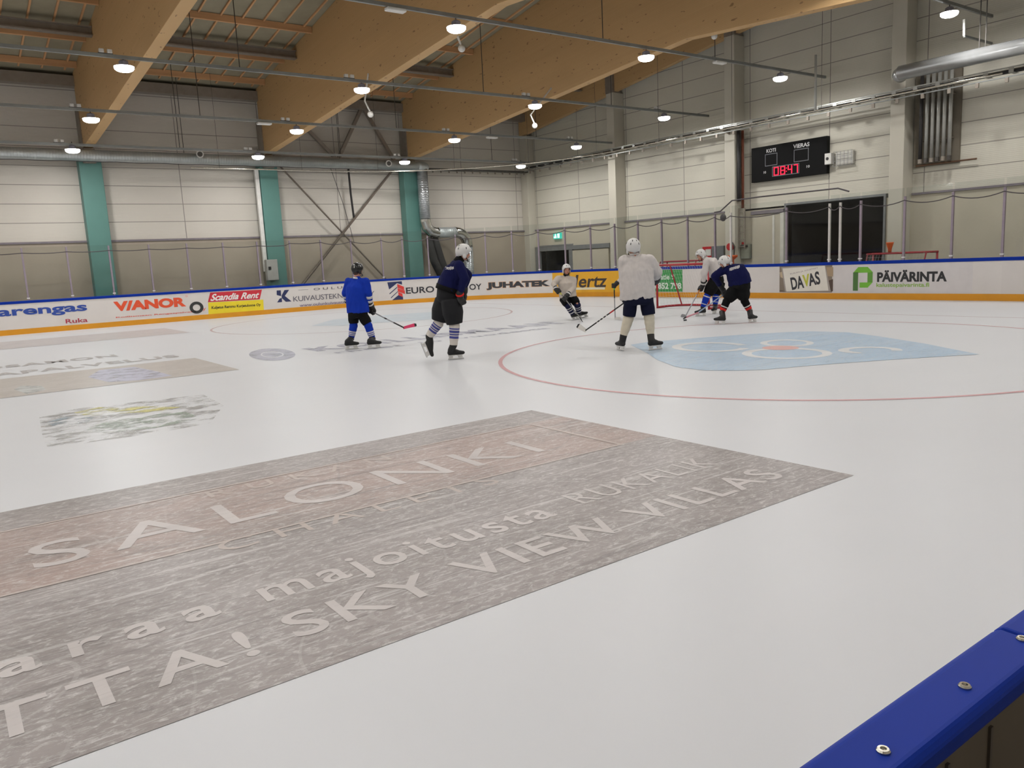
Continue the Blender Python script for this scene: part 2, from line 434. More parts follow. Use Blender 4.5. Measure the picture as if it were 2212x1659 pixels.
m = MB().bx(XW-0.24, XW-0.12, 16.66, 16.80, 0.0, 2.74); m.bx(XW-0.23, XW-0.20, 17.05, 17.12, 0.0, 2.66); m.build('jamb_post', white_paint, d1)
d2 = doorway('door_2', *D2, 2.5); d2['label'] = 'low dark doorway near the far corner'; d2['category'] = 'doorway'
m = MB().bx(XW-0.19, XW-0.13, 25.5, 27.95, 0.0, 1.86); m.build('sliding_leaf', block, d2)
m = MB().bx(XW-0.22, XW-0.11, 25.4, 30.3, 1.90, 2.09); m.build('head_track', frame_grey, d2)
m = MB().bx(XW-0.2, XW-0.11, 27.9, 28.15, 0.0, 1.9); m.bx(XW-0.22, XW-0.11, 30.3, 30.62, 0.0, 2.12); m.build('jamb_post', frame_grey, d2)
# low shade of a machine standing inside the corridor
t = tag(MB().lathe((25.6, 29.2, -0.02), [(0.01, 0), (0.75, 0.0), (0.8, 0.6), (0.62, 1.0), (0.3, 1.25), (0.01, 1.3)], 24).build('covered_machine', mat('black_cover', (20, 20, 20), rough=0.8), smooth=True),
        'black rounded covered machine inside the low corner doorway', 'machine')

# ------------------------------------------------------------------ roof
deck = mat('roof_deck', (150, 143, 120), rough=0.7, var=0.08, scale=2)
m = MB()
for y0, y1 in ((YRIDGE, YW+0.2), (YR-0.2, YRIDGE)):
    za, zb = deck_z(y0), deck_z(y1); x0, x1 = XBK-0.2, XW+0.2
    m.add([(x0, y0, za), (x1, y0, za), (x1, y1, zb), (x0, y1, zb), (x0, y0, za+.2), (x1, y0, za+.2), (x1, y1, zb+.2), (x0, y1, zb+.2)],
          [(0, 1, 2, 3), (7, 6, 5, 4), (0, 4, 5, 1), (1, 5, 6, 2), (2, 6, 7, 3), (3, 7, 4, 0)])
structure(m.build('ceiling', deck), 'grey green roof deck seen between the timbers', 'ceiling')
GL = glulam_mat(); TM = timber_mat()
steel_dark = mat('dark_steel', (150, 141, 130), rough=0.5, metal=0.4)
BEAMX = [4.98, 11.16, 17.40]
def soffit(y): return 6.1 + 0.0765*(29.6-YRIDGE - abs(y-YRIDGE))
def glulam(x, label, w=0.30):
    t = thing('glulam_beam', label, 'roof beam', (x, YRIDGE, soffit(YRIDGE)), 'tapered glulam roof beams')
    ys = [30.75, 25, 20, YRIDGE, 10, 5, 0.0, -1.9]
    lo = [(y, soffit(y)) for y in ys]; hi = [(y, deck_z(y)-0.005) for y in reversed(ys)]
    pts = [Vector((x-w/2, y, z)) for y, z in lo+hi]
    MB().prism(pts, (w, 0, 0)).build('beam_body', GL, t, bevel=0.012)
    m = MB(); m.bx(x-w/2-0.03, x+w/2+0.03, 30.45, 30.95, soffit(30.6)-0.5, soffit(30.6)-0.02); m.bx(x-w/2-0.05, x-w/2-0.005, 30.45, 30.95, soffit(30.6)-0.5, soffit(30.6)+1.3)
    m.build('steel_shoe', steel_dark, t)
    return t
glulam(BEAMX[0], 'leftmost laminated timber roof beam, its pale underside nearest the camera')
glulam(BEAMX[1], 'second laminated timber roof beam from the left, over the middle green column')
glulam(BEAMX[2], 'third laminated timber roof beam, over the green column by the silver duct')
glulam(BEAMX[0]-6.2, 'laminated timber roof beam above and behind the camera')
m = MB(); w = 0.22
def gsof(y): return 7.54 + 0.127*(29.9-YRIDGE-abs(y-YRIDGE))
ys = [31.15, 25, 20, YRIDGE, 10, 5, 0, -1.9]
m.prism([Vector((23.8, y, z)) for y, z in [(y, gsof(y)) for y in ys]+[(y, deck_z(y)-.005) for y in reversed(ys)]], (w, 0, 0))
t = thing('gable_beam', 'sloping timber beam lying against the top of the end wall', 'roof beam', (23.9, YRIDGE, gsof(YRIDGE)))
m.build('beam_body', GL, t, bevel=0.01)
m = MB()
for yy in (24.75, 18.65): m.bx(23.7, 24.15, yy-0.22, yy+0.22, gsof(yy)-0.02, gsof(yy)+0.75)
m.build('steel_plate', steel_dark, t)
# bays of roof timbers between the beams
edges = [BEAMX[0]-6.2] + BEAMX + [23.95]
names = ['left of the leftmost glulam beam', 'between the first and second glulam beams', 'between the second and third glulam beams', 'between the third glulam beam and the end wall']
for i, nm in enumerate(names):
    a, b = edges[i]+0.16, edges[i+1]-0.16
    t = thing('roof_framing', 'orange battens and purlins of the roof '+nm, 'roof framing', ((a+b)/2, 22, deck_z(22)), 'roof framing bays')
    for y in (29.73, 27.64, 25.13, 22.7, 20.25, 17.8, 15.4):
        z = deck_z(y)
        MB().bx(a, b, y-0.05, y+0.05, z-0.20, z-0.005).build('purlin', TM, t)
    for y, h in ((26.6, 0.26), (19.0, 0.26)):
        z = deck_z(y); m = MB()
        m.bx(a, b, y-0.12, y+0.12, z-0.20-h, z-0.18-h+0.02); m.bx(a, b, y-0.012, y+0.012, z-0.2-h, z-0.19); m.bx(a, b, y-0.12, y+0.12, z-0.22, z-0.19)
        m.build('steel_girder', steel_dark, t)
    n = int((b-a)/0.62)
    for k in range(n):
        x = a + (k+0.6)*(b-a)/n
        y0, y1 = 30.4, 15.3
        MB().bar((x, y0, deck_z(y0)-0.03), (x, y1, deck_z(y1)-0.03), 0.05, 0.05).build('batten', TM, t)
    m = MB().bx(a-0.1, b+0.1, 30.6, 30.95, 8.02, 8.36); m.build('eaves_girder', steel_dark, t)

# ------------------------------------------------------------------ columns
teal = mat('teal_paint', (88, 132, 124), rough=0.5, var=0.05, scale=1.5)
for i, (x, lb) in enumerate(((4.98, 'teal painted column leftmost behind the left boards'), (11.16, 'teal painted column in the middle, electrical cabinet on its side'), (17.42, 'teal painted column farthest right, beside the silver duct'))):
    m = MB().bx(x-0.33, x+0.37, 30.66, 31.12, -0.02, 5.85)
    tag(m.build('teal_column', teal, bevel=0.02), lb, 'column', 'teal columns along the left wall')
conc = mat('white_concrete', (198, 193, 178), rough=0.55, var=0.03, scale=1)
for y, lb in ((24.74, 'white concrete column on the end wall nearest the corner'), (18.66, 'white concrete column left of the scoreboard'), (12.56, 'white concrete column right of the dark doorway')):
    tag(MB().bx(23.72, 24.3, y-0.21, y+0.23, -0.02, gsof(y)-0.02).build('concrete_column', conc, bevel=0.015), lb, 'column', 'white columns on the end wall')
tag(MB().bx(23.82, 24.29, 30.68, 31.19, -0.02, gsof(31)-0.02).build('concrete_column', conc, bevel=0.015), 'white concrete column standing in the far corner', 'column', 'white columns on the end wall')
for y in (6.4, 0.3):
    tag(MB().bx(23.72, 24.3, y-0.21, y+0.23, -0.02, gsof(y)-0.02).build('concrete_column', conc, bevel=0.015), 'white concrete end wall column outside the right edge of the photo', 'column', 'white columns on the end wall')

# ------------------------------------------------------------------ boards round the ice
S1 = 13.0; S2 = S1 + RC*math.pi/2; S3 = S2 + (YB-RC) - (YN+RC); S4 = S3 + RC*math.pi/2
def path(s):
    """point and inward normal at distance s along the boards (s=0 at x=0 on the left side)"""
    if s <= S1: return Vector((s, YB, 0)), Vector((0, -1, 0))
    if s <= S2:
        a = (s-S1)/RC; n = Vector((math.sin(a), math.cos(a), 0)); return Vector((S1, YB-RC, 0))+n*RC, -n
    if s <= S3: return Vector((XE, YB-RC-(s-S2), 0)), Vector((-1, 0, 0))
    if s <= S4:
        a = (s-S3)/RC; n = Vector((math.cos(a), -math.sin(a), 0)); return Vector((S1, YN+RC, 0))+n*RC, -n
    return Vector((S1-(s-S4), YN, 0)), Vector((0, 1, 0))
def bp(px, py):
    """pixel on the inner face of the boards -> (s, z)"""
    d = ray(px, py)
    t = YB/d.y; x = d.x*t
    if 0 < t and x <= S1: return x, CAM_H+d.z*t
    t = XE/d.x; y = d.y*t
    if y <= YB-RC: return S2+(YB-RC-y), CAM_H+d.z*t
    c = Vector((S1, YB-RC)); h = Vector((d.x, d.y)); A = h.dot(h); B = -2*h.dot(c); C = c.dot(c)-RC*RC
    t = (-B+math.sqrt(B*B-4*A*C))/(2*A); q = h*t-c
    return S1+RC*math.atan2(q.x, q.y), CAM_H+d.z*t
def at(s, z, off=0.0):
    p, n = path(s); return p + n*off + Vector((0, 0, z))
def sweep(mb, sec, s0, s1, step=0.35):
    """sec: closed polygon of (inward offset, z) swept along the boards"""
    k = max(1, int((s1-s0)/step)) if (s0 < S2 and s1 > S1) or (s0 < S4 and s1 > S3) else 1
    n = len(sec); vs = []
    for i in range(k+1):
        s = s0+(s1-s0)*i/k
        vs += [at(s, z, o) for o, z in sec]
    fs = [(i*n+j, i*n+(j+1) % n, (i+1)*n+(j+1) % n, (i+1)*n+j) for i in range(k) for j in range(n)] + [tuple(reversed(range(n))), tuple(k*n+j for j in range(n))]
    return mb.add(vs, fs)
def rect(o0, o1, z0, z1): return [(o0, z0), (o1, z0), (o1, z1), (o0, z1)]
board_white = mat('board_white', (212, 206, 201), rough=0.42, var=0.03, scale=1.6)
board_back = mat('board_back', (120, 112, 98), rough=0.7)
blue_cap = mat('blue_cap_rail', (8, 46, 146), rough=0.5, var=0.06, scale=3, spec=0.12)
yellow_kick = mat('yellow_kick_plate', (214, 146, 22), rough=0.45, var=0.05, scale=2)
BOARDS = {}
for key, s0, s1, lb in (('left', -23.4, S1, 'long left run of white rink boards with blue top rail'), ('corner', S1, S2, 'curved far corner of the white rink boards'),
                        ('end', S2, S3, 'straight run of white rink boards below the scoreboard'), ('ncorner', S3, S4, 'curved rink boards outside the right edge of the photo')):
    t = thing('dasher_boards', lb, 'rink boards', at((s0+s1)/2, 0)); BOARDS[key] = t
    sweep(MB(), rect(-0.09, 0.0, 0.0, 0.975), s0, s1).build('board_panel', board_white, t)
    sweep(MB(), rect(-0.02, 0.012, 0.0, 0.17), s0, s1).build('kick_plate', yellow_kick, t)
    sweep(MB(), [(-0.10, 0.975), (0.015, 0.975), (0.015, 1.045), (0.0, 1.06), (-0.085, 1.06), (-0.10, 1.045)], s0, s1).build('cap_rail', blue_cap, t)
# the near boards in the lower right corner, seen from above and behind
t = thing('dasher_boards', 'near rink boards in the lower right corner with a blue bolted rail', 'rink boards', (1.2, 0.4, 0)); BOARDS['near'] = t
sA = S4; sB = S4+13-(-14.0)
seam = S4 + 13 - on_z(2150, 1352, HB).x
sweep(MB(), rect(-0.058, -0.01, 0.0, 1.02), sA, sB).build('board_panel', [mat('board_rear_face', (92, 82, 68), rough=0.7)], t)
sweep(MB(), rect(-0.02, 0.008, 0.0, 0.17), sA, sB).build('kick_plate', yellow_kick, t)
capsec = [(-0.075, 1.03), (-0.075, 1.048), (-0.066, 1.058), (-0.008, 1.06), (0.004, 1.05), (0.006, 1.02), (-0.06, 1.02)]
for a, b in ((sA, seam-0.0025), (seam+0.0025, sB)):
    sweep(MB(), capsec, a, b).build('cap_rail', blue_cap, t, bevel=0.004)
bolt_m = mat('bolt_steel', (190, 186, 176), rough=0.22, metal=1.0)
for px, py in ((1908, 1621), (2084, 1482), (2208, 1380)):
    p = on_z(px, py, HB); m = MB()
    m.lathe((p.x, p.y, HB-0.004), [(0.001, 0), (0.0075, 0), (0.0075, 0.0045), (0.006, 0.0065), (0.0035, 0.0065), (0.003, 0.004), (0.0005, 0.004)], 16)
    m.build('bolt', bolt_m, t, smooth=False)
for px in (2130, 2040):
    q = on_y(px, 1600, YN-0.055)
    MB().bx(q.x-0.003, q.x+0.003, YN-0.0615, YN-0.055, 0.0, 1.0).build('rear_seam', mat('board_rib', (70, 62, 52), rough=0.6), t)

# ------------------------------------------------------------------ adverts printed on the boards
def owner(s): return BOARDS['left'] if s <= S1 else BOARDS['corner'] if s <= S2 else BOARDS['end']
def inks(rgb): return mat('ink_%d_%d_%d' % rgb, tuple(v*0.96 for v in rgb), rough=0.42, var=0.04, scale=3)
def decal(name, pieces, label=None):
    """pieces: (points list of (s,z), faces, rgb, layer, is_text); flat prints on the board face, letters as sub-parts"""
    allp = [p for q in pieces for p in q[0]]
    par = owner(sum(p[0] for p in allp)/len(allp))
    def make(nm, ps, parent):
        m = MB(); ms = []
        for pts, fs, rgb, lay in ps:
            mm = inks(rgb)
            if mm not in ms: ms.append(mm)
            m.mi = ms.index(mm); m.add([at(s, z, 0.004+0.0015*lay) for s, z in pts], fs)
        return m.build(nm, ms, parent)
    art = [p[:4] for p in pieces if len(p) == 4]; txt = [p[:4] for p in pieces if len(p) == 5]
    if not art: art = [txt.pop(0)]
    o = make(name, art, par)
    for p in txt: make('lettering', [p], o)
    if label: o['label'] = label
    return o
def quad_of(c):
    """BL, TR pixels or four corner pixels BL, BR, TL, TR -> (s,z) quad"""
    if len(c) == 2:
        (s0, z0), (s1, z1) = bp(*c[0]), bp(*c[1]); return [(s0, z0), (s1, z0), (s0, z1), (s1, z1)]
    return [bp(*p) for p in c]
def bil(q, u, v):
    return tuple((q[0][k]*(1-u)+q[1][k]*u)*(1-v) + (q[2][k]*(1-u)+q[3][k]*u)*v for k in (0, 1))
def tx(txt, c, rgb, lay=2, bold=0.0, shear=0.0, space=1.0):
    vs, fs = glyphs(txt, bold, shear, space); q = quad_of(c)
    return ([bil(q, u, v) for u, v in vs], fs, rgb, lay, 1)
def pg(c, uv, rgb, lay=1):
    q = quad_of(c); return ([bil(q, u, v) for u, v in uv], [tuple(range(len(uv)))], rgb, lay)
def panel(c, rgb, lay=0, n=16):
    q = quad_of(c); vs = []; fs = []
    for i in range(n+1): vs += [bil(q, i/n, 0), bil(q, i/n, 1)]
    fs = [(2*i, 2*i+2, 2*i+3, 2*i+1) for i in range(n)]
    return (vs, fs, rgb, lay)
SQ = [(0, 0), (1, 0), (1, 1), (0, 1)]
def ring(c, rgb, r0, r1, lay=2, n=28):
    q = quad_of(c); vs = []; fs = []
    for i in range(n):
        a = 2*math.pi*i/n
        vs += [bil(q, 0.5+r0*math.cos(a), 0.5+r0*math.sin(a)), bil(q, 0.5+r1*math.cos(a), 0.5+r1*math.sin(a))]
    fs = [(2*i, 2*i+1, (2*i+3) % (2*n), (2*i+2) % (2*n)) for i in range(n)]
    return (vs, fs, rgb, lay)
blue_ink, red_ink, orange_ink, navy_ink, black_ink = (42, 74, 160), (176, 44, 66), (232, 84, 44), (38, 46, 92), (44, 44, 50)
decal('board_advert', [tx('aarengas', [(-33, 692.5), (187, 657.8)], blue_ink, bold=0.03), tx('Ruka', [(142.4, 699), (188.5, 686)], red_ink, bold=0.015)],
      'blue rounded lettering with a small red word below')
decal('board_advert', [tx('V/ANOR', [(247, 673), (400, 641.5)], orange_ink, bold=0.055), tx('Koillismaan Rengaspalvelu', [(250.6, 688), (422, 671.5)], (236, 104, 86), bold=0.02), tx('y', [(438, 672), (445, 665)], (236, 104, 86)),
      ring([(411, 678.5), (438, 650.5)], (48, 48, 48), 0.27, 0.5), ring([(400.5, 642), (405, 637)], (240, 150, 140), 0.35, 0.5)], 'slanted orange lettering with a black tyre ring')
decal('board_advert', [pg([(448.9, 652.8), (561, 646.5), (454, 632), (565.7, 625.7)], SQ, (206, 42, 58)), tx('Scandia Rent', [(454, 650.5), (558, 644.0), (457, 635), (561, 630)], (240, 236, 232), bold=0.03, shear=0.2),
      pg([(450.5, 679), (570, 671), (449.5, 653.5), (568.5, 647.2)], SQ, (240, 216, 40)), tx('Kuljetus Remmu Kurjetulonne Oy', [(457, 669.6), (563, 662.5), (457, 661.5), (563, 655)], (40, 36, 30), bold=0.03)],
      'red banner over a yellow advert panel')
Kq = [(598, 653.2), (629, 651), (597.5, 627.5), (624.5, 626)]
decal('board_advert', [pg(Kq, [(0, .62), (.33, .5), (.33, 1), (0, 1)], navy_ink), pg(Kq, [(.02, 0), (.36, 0), (.36, .36), (.2, .3)], navy_ink), pg(Kq, [(.36, .55), (.62, 1), (1, 1), (.6, .5), (1.02, 0), (.62, 0), (.36, .34)], navy_ink),
      pg([(644, 626.4), (666, 625.6)], [(0, 0), (1, 0), (1, 1), (0, 1)], (120, 118, 124)), tx('O U L U N', [(677.6, 627.3), (757.7, 617)], (112, 108, 112), bold=0.01), pg([(783, 618.2), (796, 617.2)], SQ, (120, 118, 124)),
      tx('KUIVAUSTEKNIIKKA OY', [(634, 651.6), (808.6, 628.5)], (96, 92, 104), space=0.95), tx('www.oulunkuivaustekniikka.fi', [(647.5, 663), (785, 646)], (124, 110, 138), bold=0.015)],
      'pale grey lettering with a navy letter emblem')
Eq = [(842.5, 650.5), (871, 648.5), (836.5, 610), (868, 607.5)]
W_ = (226, 222, 216); RD = (226, 62, 54)
decal('board_advert', [pg(Eq, [(0, 1), (1, 1), (1, .82), (.66, .92), (.06, .62)], navy_ink), pg(Eq, [(.12, .02), (1, .02), (1, .2), (.7, .3)], navy_ink),
      pg(Eq, [(.04, .36), (.64, .68), (.64, .73), (.04, .41)], navy_ink), pg(Eq, [(.1, .14), (.66, .46), (.66, .5), (.1, .19)], navy_ink),
      pg(Eq, [(.66, .68), (1.12, .52), (1.12, .70), (.66, .88)], RD, 2), pg(Eq, [(.66, .48), (1.16, .32), (1.16, .50), (.66, .66)], RD, 2), pg(Eq, [(.68, .28), (.98, .17), (.98, .34), (.68, .46)], RD, 2),
      tx('EURO', [(877.4, 634.9), (937.5, 617.8)], black_ink, bold=0.02), tx('A OY', [(995.6, 627.5), (1040, 612.5)], black_ink, bold=0.02)], 'navy and red block emblem with dark lettering')
decal('board_advert', [tx('JUHATEK', [(1050, 627.6), (1188.5, 604.2)], (236, 186, 140), bold=0.085, lay=1), tx('JUHATEK', [(1051, 626.8), (1187.7, 605.0)], (52, 54, 60), bold=0.06)], 'heavy dark capitals with a thin orange outline')
Y = (236, 176, 40)
q0 = bp(1195, 640); q1 = bp(1345, 600)
def band(s0, s1, z0, z1, rgb, lay=0, n=20):
    vs = []
    for i in range(n+1):
        s = s0+(s1-s0)*i/n; vs += [(s, z0), (s, z1)]
    return (vs, [(2*i, 2*i+2, 2*i+3, 2*i+1) for i in range(n)], rgb, lay)
decal('board_advert', [band(q0[0], q1[0], 0.17, 0.972, Y), tx('Hertz', [(1222, 622), (1311.5, 592)], (62, 52, 48), shear=0.18, bold=0.02), band(bp(1226, 627)[0], bp(1307, 627)[0], 0.27, 0.36, (238, 228, 196), 1)],
      'yellow panel with dark slanted lettering')
g0, g1 = bp(1398, 610)[0], bp(1474.5, 610)[0]
decal('board_advert', [band(g0, g1, 0.19, 0.955, (52, 150, 74)), tx('Kantatie 9', [(1403, 604.5), (1457, 592)], (222, 232, 220), bold=0.02), tx('08 852 798', [(1403, 624.5), (1472, 610.5)], (222, 232, 220), bold=0.035)],
      'green panel with white lettering and a phone number')
dq0, dq1 = bp(1684, 600)[0], bp(1797.7, 600)[0]
Dq = [(1699, 630), (1790, 627.5), (1691, 580), (1782, 574)]
decal('board_advert', [band(dq0, dq1, 0.19, 0.972, (134, 120, 104)), pg([(1684, 629), (1800, 626)], [(0, 0), (.1, 0), (.06, .5), (0, .55)], (92, 72, 58), 1), pg([(1684, 629), (1800, 576)], [(.93, 0), (1, 0), (1, .5), (.9, .42)], (82, 64, 52), 1), pg([(1684, 629), (1800, 576)], [(.9, .62), (1, .6), (1, .98), (.88, .98)], (170, 146, 116), 1),
      pg([(1684, 629), (1800, 576)], [(.02, .6), (.08, .55), (.06, .85), (.0, .8)], (190, 170, 140), 1),
      pg([(1696, 630), (1795, 629.5), (1688, 577.5), (1783, 572)], SQ, (168, 158, 150), 2), pg(Dq, SQ, (232, 226, 214), 3),
      tx('DA', [(1711.5, 626.5), (1738, 621.5), (1707, 600), (1734.5, 594.5)], black_ink, 5, bold=0.03), tx('AS', [(1749, 618.5), (1773.5, 613.5), (1744, 592.5), (1769, 585)], black_ink, 5, bold=0.03),
      tx('V', [(1736, 620), (1751, 617.5), (1733, 594.5), (1748, 591)], (196, 196, 60), 4, bold=0.04), tx('RUKAN JA AVUSTEET', [(1708, 594), (1768, 581), (1707, 590.5), (1767, 577)], (150, 130, 134), 4)],
      'tilted cream sign printed on a stone pattern')
pq0, pq1 = bp(1801, 600)[0], bp(2101, 600)[0]
Pq = [(1842.5, 628), (1885.8, 576.2)]
gr, gd, gm = (116, 184, 52), (74, 118, 54), (96, 152, 54)
decal('board_advert', [band(pq0, pq1, 0.19, 0.972, (216, 210, 208)), pg(Pq, [(0, 0), (.26, 0), (.26, .62), (.26, .78), (0, .78)], gd, 2), pg(Pq, [(.02, .78), (.26, 1), (.74, 1), (1, .78), (.76, .76), (.28, .76)], gr, 2),
      pg(Pq, [(1, .78), (1, .35), (.74, .35), (.74, .76)], gm, 2), pg(Pq, [(1, .35), (.76, .13), (.34, .13), (.34, .35)], gr, 2),
      tx('PÄIVÄRINTA', [(1894.7, 609.2), (2046.5, 581.0)], (38, 38, 40), 2, bold=0.045), tx('kalustepaivarinta.fi', [(1893, 622.4), (2007.5, 610.4)], (150, 190, 84), 2, bold=0.02)], 'green folded letter emblem with black capitals')

# ------------------------------------------------------------------ markings in the ice (children of the ice sheet)
def mark(name, pts, fs, m, z, label=None):
    b = MB(); b.add([(x, y, z) for x, y in pts], fs); o = b.build(name, m, ICE)
    if label: o['label'] = label
    return o
def ice_quad(name, x0, x1, y0, y1, m, z, label=None): return mark(name, [(x0, y0), (x1, y0), (x1, y1), (x0, y1)], [(0, 1, 2, 3)], m, z, label)
def ice_text(name, txt, x0, x1, y0, y1, m, z, label=None, bold=0.0, space=1.0, par=None):
    vs, fs = glyphs(txt, bold, 0, space); return mark(name, [(x0+(x1-x0)*u, y0+(y1-y0)*v) for u, v in vs], fs, m, z, label)
def annulus(cx, cy, r0, r1, a0=0, a1=2*math.pi, n=96):
    pts = []
    for i in range(n+1):
        a = a0+(a1-a0)*i/n; pts += [(cx+r0*math.cos(a), cy+r0*math.sin(a)), (cx+r1*math.cos(a), cy+r1*math.sin(a))]
    return pts, [(2*i, 2*i+1, 2*i+3, 2*i+2) for i in range(n)]
red_line = ice_paint('red_ice_line', (244, 182, 184), cover=0.7, scratch=0.05)
pale_red = ice_paint('pale_red_ice_line', (242, 208, 207), cover=0.6, scratch=0.05)
CX_, CYY = 10.74, 7.40
GX, GY = 16.75, 14.82
mark('face_off_circle', *annulus(CX_, CYY, 4.47, 4.535), red_line, 0.004, 'red face-off circle ring nearest the camera')
mark('face_off_circle', *annulus(CX_, 2*GY-CYY, 4.47, 4.53), pale_red, 0.004, 'pale face-off circle by the far left boards')
mark('goal_line', [(GX-0.025, YN+0.5), (GX+0.025, YN+0.5), (GX+0.025, YB-0.5), (GX-0.025, YB-0.5)], [(0, 1, 2, 3)], pale_red, 0.003, 'thin red goal line')
grey_ad = ice_paint('grey_ice_advert', (176, 168, 165), (158, 151, 147), scratch=0.46, band=(4.72, 6.0, (188, 168, 160)))
ad_text = ice_paint('ice_advert_text', (236, 228, 225), scratch=0.16, cover=0.84)
ad_text2 = ice_paint('ice_advert_thin_text', (232, 218, 210), scratch=0.15, cover=0.8)
ice_quad('ice_advert', -2.6, 4.98, 2.88, 6.52, grey_ad, 0.002, 'large scratched grey and brown advert in the ice')
ice_text('ice_lettering', 'SALONKI', 0.27, 3.97, 5.02, 5.52, ad_text, 0.004, 'large white capitals across the brown strip', space=1.25)
ice_text('ice_lettering', 'RUKAN', 1.44, 2.92, 5.74, 5.93, ad_text2, 0.004, 'small faint capitals above the large ones', space=1.7)
ice_text('ice_lettering', 'CHALETS', 1.17, 3.16, 4.53, 4.73, ad_text2, 0.004, 'small faint capitals below the large ones', space=1.5)
ice_text('ice_lettering', 'varaa', -0.25, 0.92, 3.69, 3.86, ad_text, 0.004, 'white lettering beginning the lower line', space=1.5, bold=0.02)
ice_text('ice_lettering', 'majoitusta', 1.13, 2.98, 3.58, 3.93, ad_text, 0.004, 'long white lower case word', space=1.2, bold=0.01)
ice_text('ice_lettering', 'RUKALIK', 3.24, 4.60, 3.72, 3.97, ad_text, 0.004, 'white capitals ending the middle line', space=1.2)
ice_text('ice_lettering', 'OTTA!', -0.45, 0.93, 3.17, 3.45, ad_text, 0.004, 'white lettering ending in an exclamation mark', space=1.3, bold=0.01)
ice_text('ice_lettering', 'SKY VIEW VILLAS', 1.10, 4.66, 3.19, 3.47, ad_text, 0.004, 'white capitals along the lowest line', space=1.15, bold=0.01)
mark('ice_outline', [(-2.4, 5.99), (4.55, 5.99), (4.55, 4.70), (-2.4, 4.70), (-2.4, 5.965), (4.515, 5.965), (4.515, 4.725), (-2.4, 4.725)], [(0, 1, 5, 4), (1, 2, 6, 5), (2, 3, 7, 6)], ad_text2, 0.0045, 'thin pale outline round the brown strip')
# blue lozenge on the face-off dot
blue_ice = ice_paint('blue_ice_advert', (190, 213, 234), (206, 222, 236), scratch=0.35)
pale_blue_ice = ice_paint('pale_blue_ice_advert', (212, 224, 234), (224, 232, 238), scratch=0.3)
ice_white = ice_paint('white_ice_letters', (240, 240, 240), scratch=0.2)
def zpt(px, py): p = on_z(px, py); return (p.x, p.y)
out = [(1362, 745), (1400, 739), (1500, 731), (1620, 722), (1700, 717.5), (1755, 716), (1830, 718), (1900, 727), (2000, 743), (2116, 766), (2040, 770), (1930, 777), (1830, 784), (1740, 791), (1650, 799), (1590, 801), (1520, 800.5), (1460, 793), (1420, 778), (1400, 764)]
mark('ice_advert', [zpt(*p) for p in out], [tuple(range(len(out)))], blue_ice, 0.003, 'pale blue lozenge advert around the face-off dot')
def ell_px(name, cx, cy, rx, ry, m, z, th=None, a0=0, a1=360, label=None):
    n = 40; pts = []; 
    for i in range(n+1):
        a = math.radians(a0+(a1-a0)*i/n)
        o = (cx+rx*math.cos(a), cy-ry*math.sin(a)); k = 1-th if th else 0
        pts += [zpt(cx+rx*k*math.cos(a), cy-ry*k*math.sin(a)), zpt(*o)]
    mark(name, pts, [(2*i, 2*i+1, 2*i+3, 2*i+2) for i in range(n)], m, z, label)
red_dot = ice_paint('red_ice_dot', (238, 186, 178), scratch=0.2)
ell_px('ice_letter', 1536, 750, 85, 10.5, ice_white, 0.0045, 0.24, 25, 345, 'white letter G ring in the blue lozenge')
ell_px('ice_letter', 1700, 764, 98, 12.0, ice_white, 0.0045, 0.22, 0, 360, 'large white ring below the red dot')
ell_px('ice_letter', 1700, 741.5, 58, 7.5, ice_white, 0.0045, 0.26, 0, 360, 'small white ring above the red dot')
ell_px('ice_letter', 1880, 757, 70, 7.5, ice_white, 0.0045, 0.34, -10, 250, 'white hooked letter at the right of the lozenge')
ell_px('face_off_dot', 1686, 752, 40, 4.6, red_dot, 0.005, None, 0, 360, 'pale red face-off dot')
o2 = [(672, 704), (722, 690), (800, 683), (933, 674), (935, 690), (820, 697), (740, 704)]
mark('ice_advert', [zpt(*p) for p in o2], [tuple(range(len(o2)))], pale_blue_ice, 0.003, 'pale blue advert behind the blue shirted player')
# faded grey adverts on the left
g2 = ice_paint('faded_grey_ice_advert', (210, 203, 201), (218, 210, 206), scratch=0.3)
g3 = ice_paint('brown_grey_ice_advert', (202, 194, 186), (212, 205, 198), scratch=0.3)
lt = ice_paint('faded_dark_letters', (200, 195, 193), cover=0.9, scratch=0.1)
a_ = zpt(355, 709); b_ = zpt(415, 718)
ice_quad('ice_advert', -6.0, 5.8, b_[1], a_[1], g2, 0.003, 'faded grey strip advert near the left boards')
a_ = zpt(425, 773); b_ = zpt(513, 799)
ice_quad('ice_advert', -6.0, 4.0, b_[1], a_[1], g3, 0.003, 'brown grey photo advert at the left edge')
lav = ice_paint('lavender_ice_patch', (214, 214, 234), scratch=0.25, cover=0.9, fade=0.2)
cs = ice_paint('pale_ice_patch', (226, 228, 226), scratch=0.2, cover=0.9, fade=0.2)
def blob_px(name, pts, m, z, label): mark(name, [zpt(*p) for p in pts], [tuple(range(len(pts)))], m, z, label)
blob_px('ice_shape', [(190, 815), (215, 800), (290, 793), (340, 803), (372, 812), (300, 822), (235, 826)], lav, 0.0045, 'lavender patch in the brown grey advert')
blob_px('ice_shape', [(30, 842), (45, 834), (90, 834), (100, 842), (60, 852)], cs, 0.0045, 'pale patch in the brown grey advert')
p0, p1 = zpt(10, 797), zpt(262, 772); ice_text('ice_lettering', 'KELOSAMON', p0[0]-1.4, p1[0], p0[1]+0.15, p0[1]+0.75, lt, 0.004, 'faded upper line of dark letters at the left', bold=0.04, space=1.15)
p0, p1 = zpt(10, 809), zpt(388, 770); ice_text('ice_lettering', 'METSAPALVELUS', p0[0]-1.6, p1[0], p0[1]-0.25, p0[1]+0.35, lt, 0.004, 'faded lower line of dark letters at the left', bold=0.04, space=1.15)
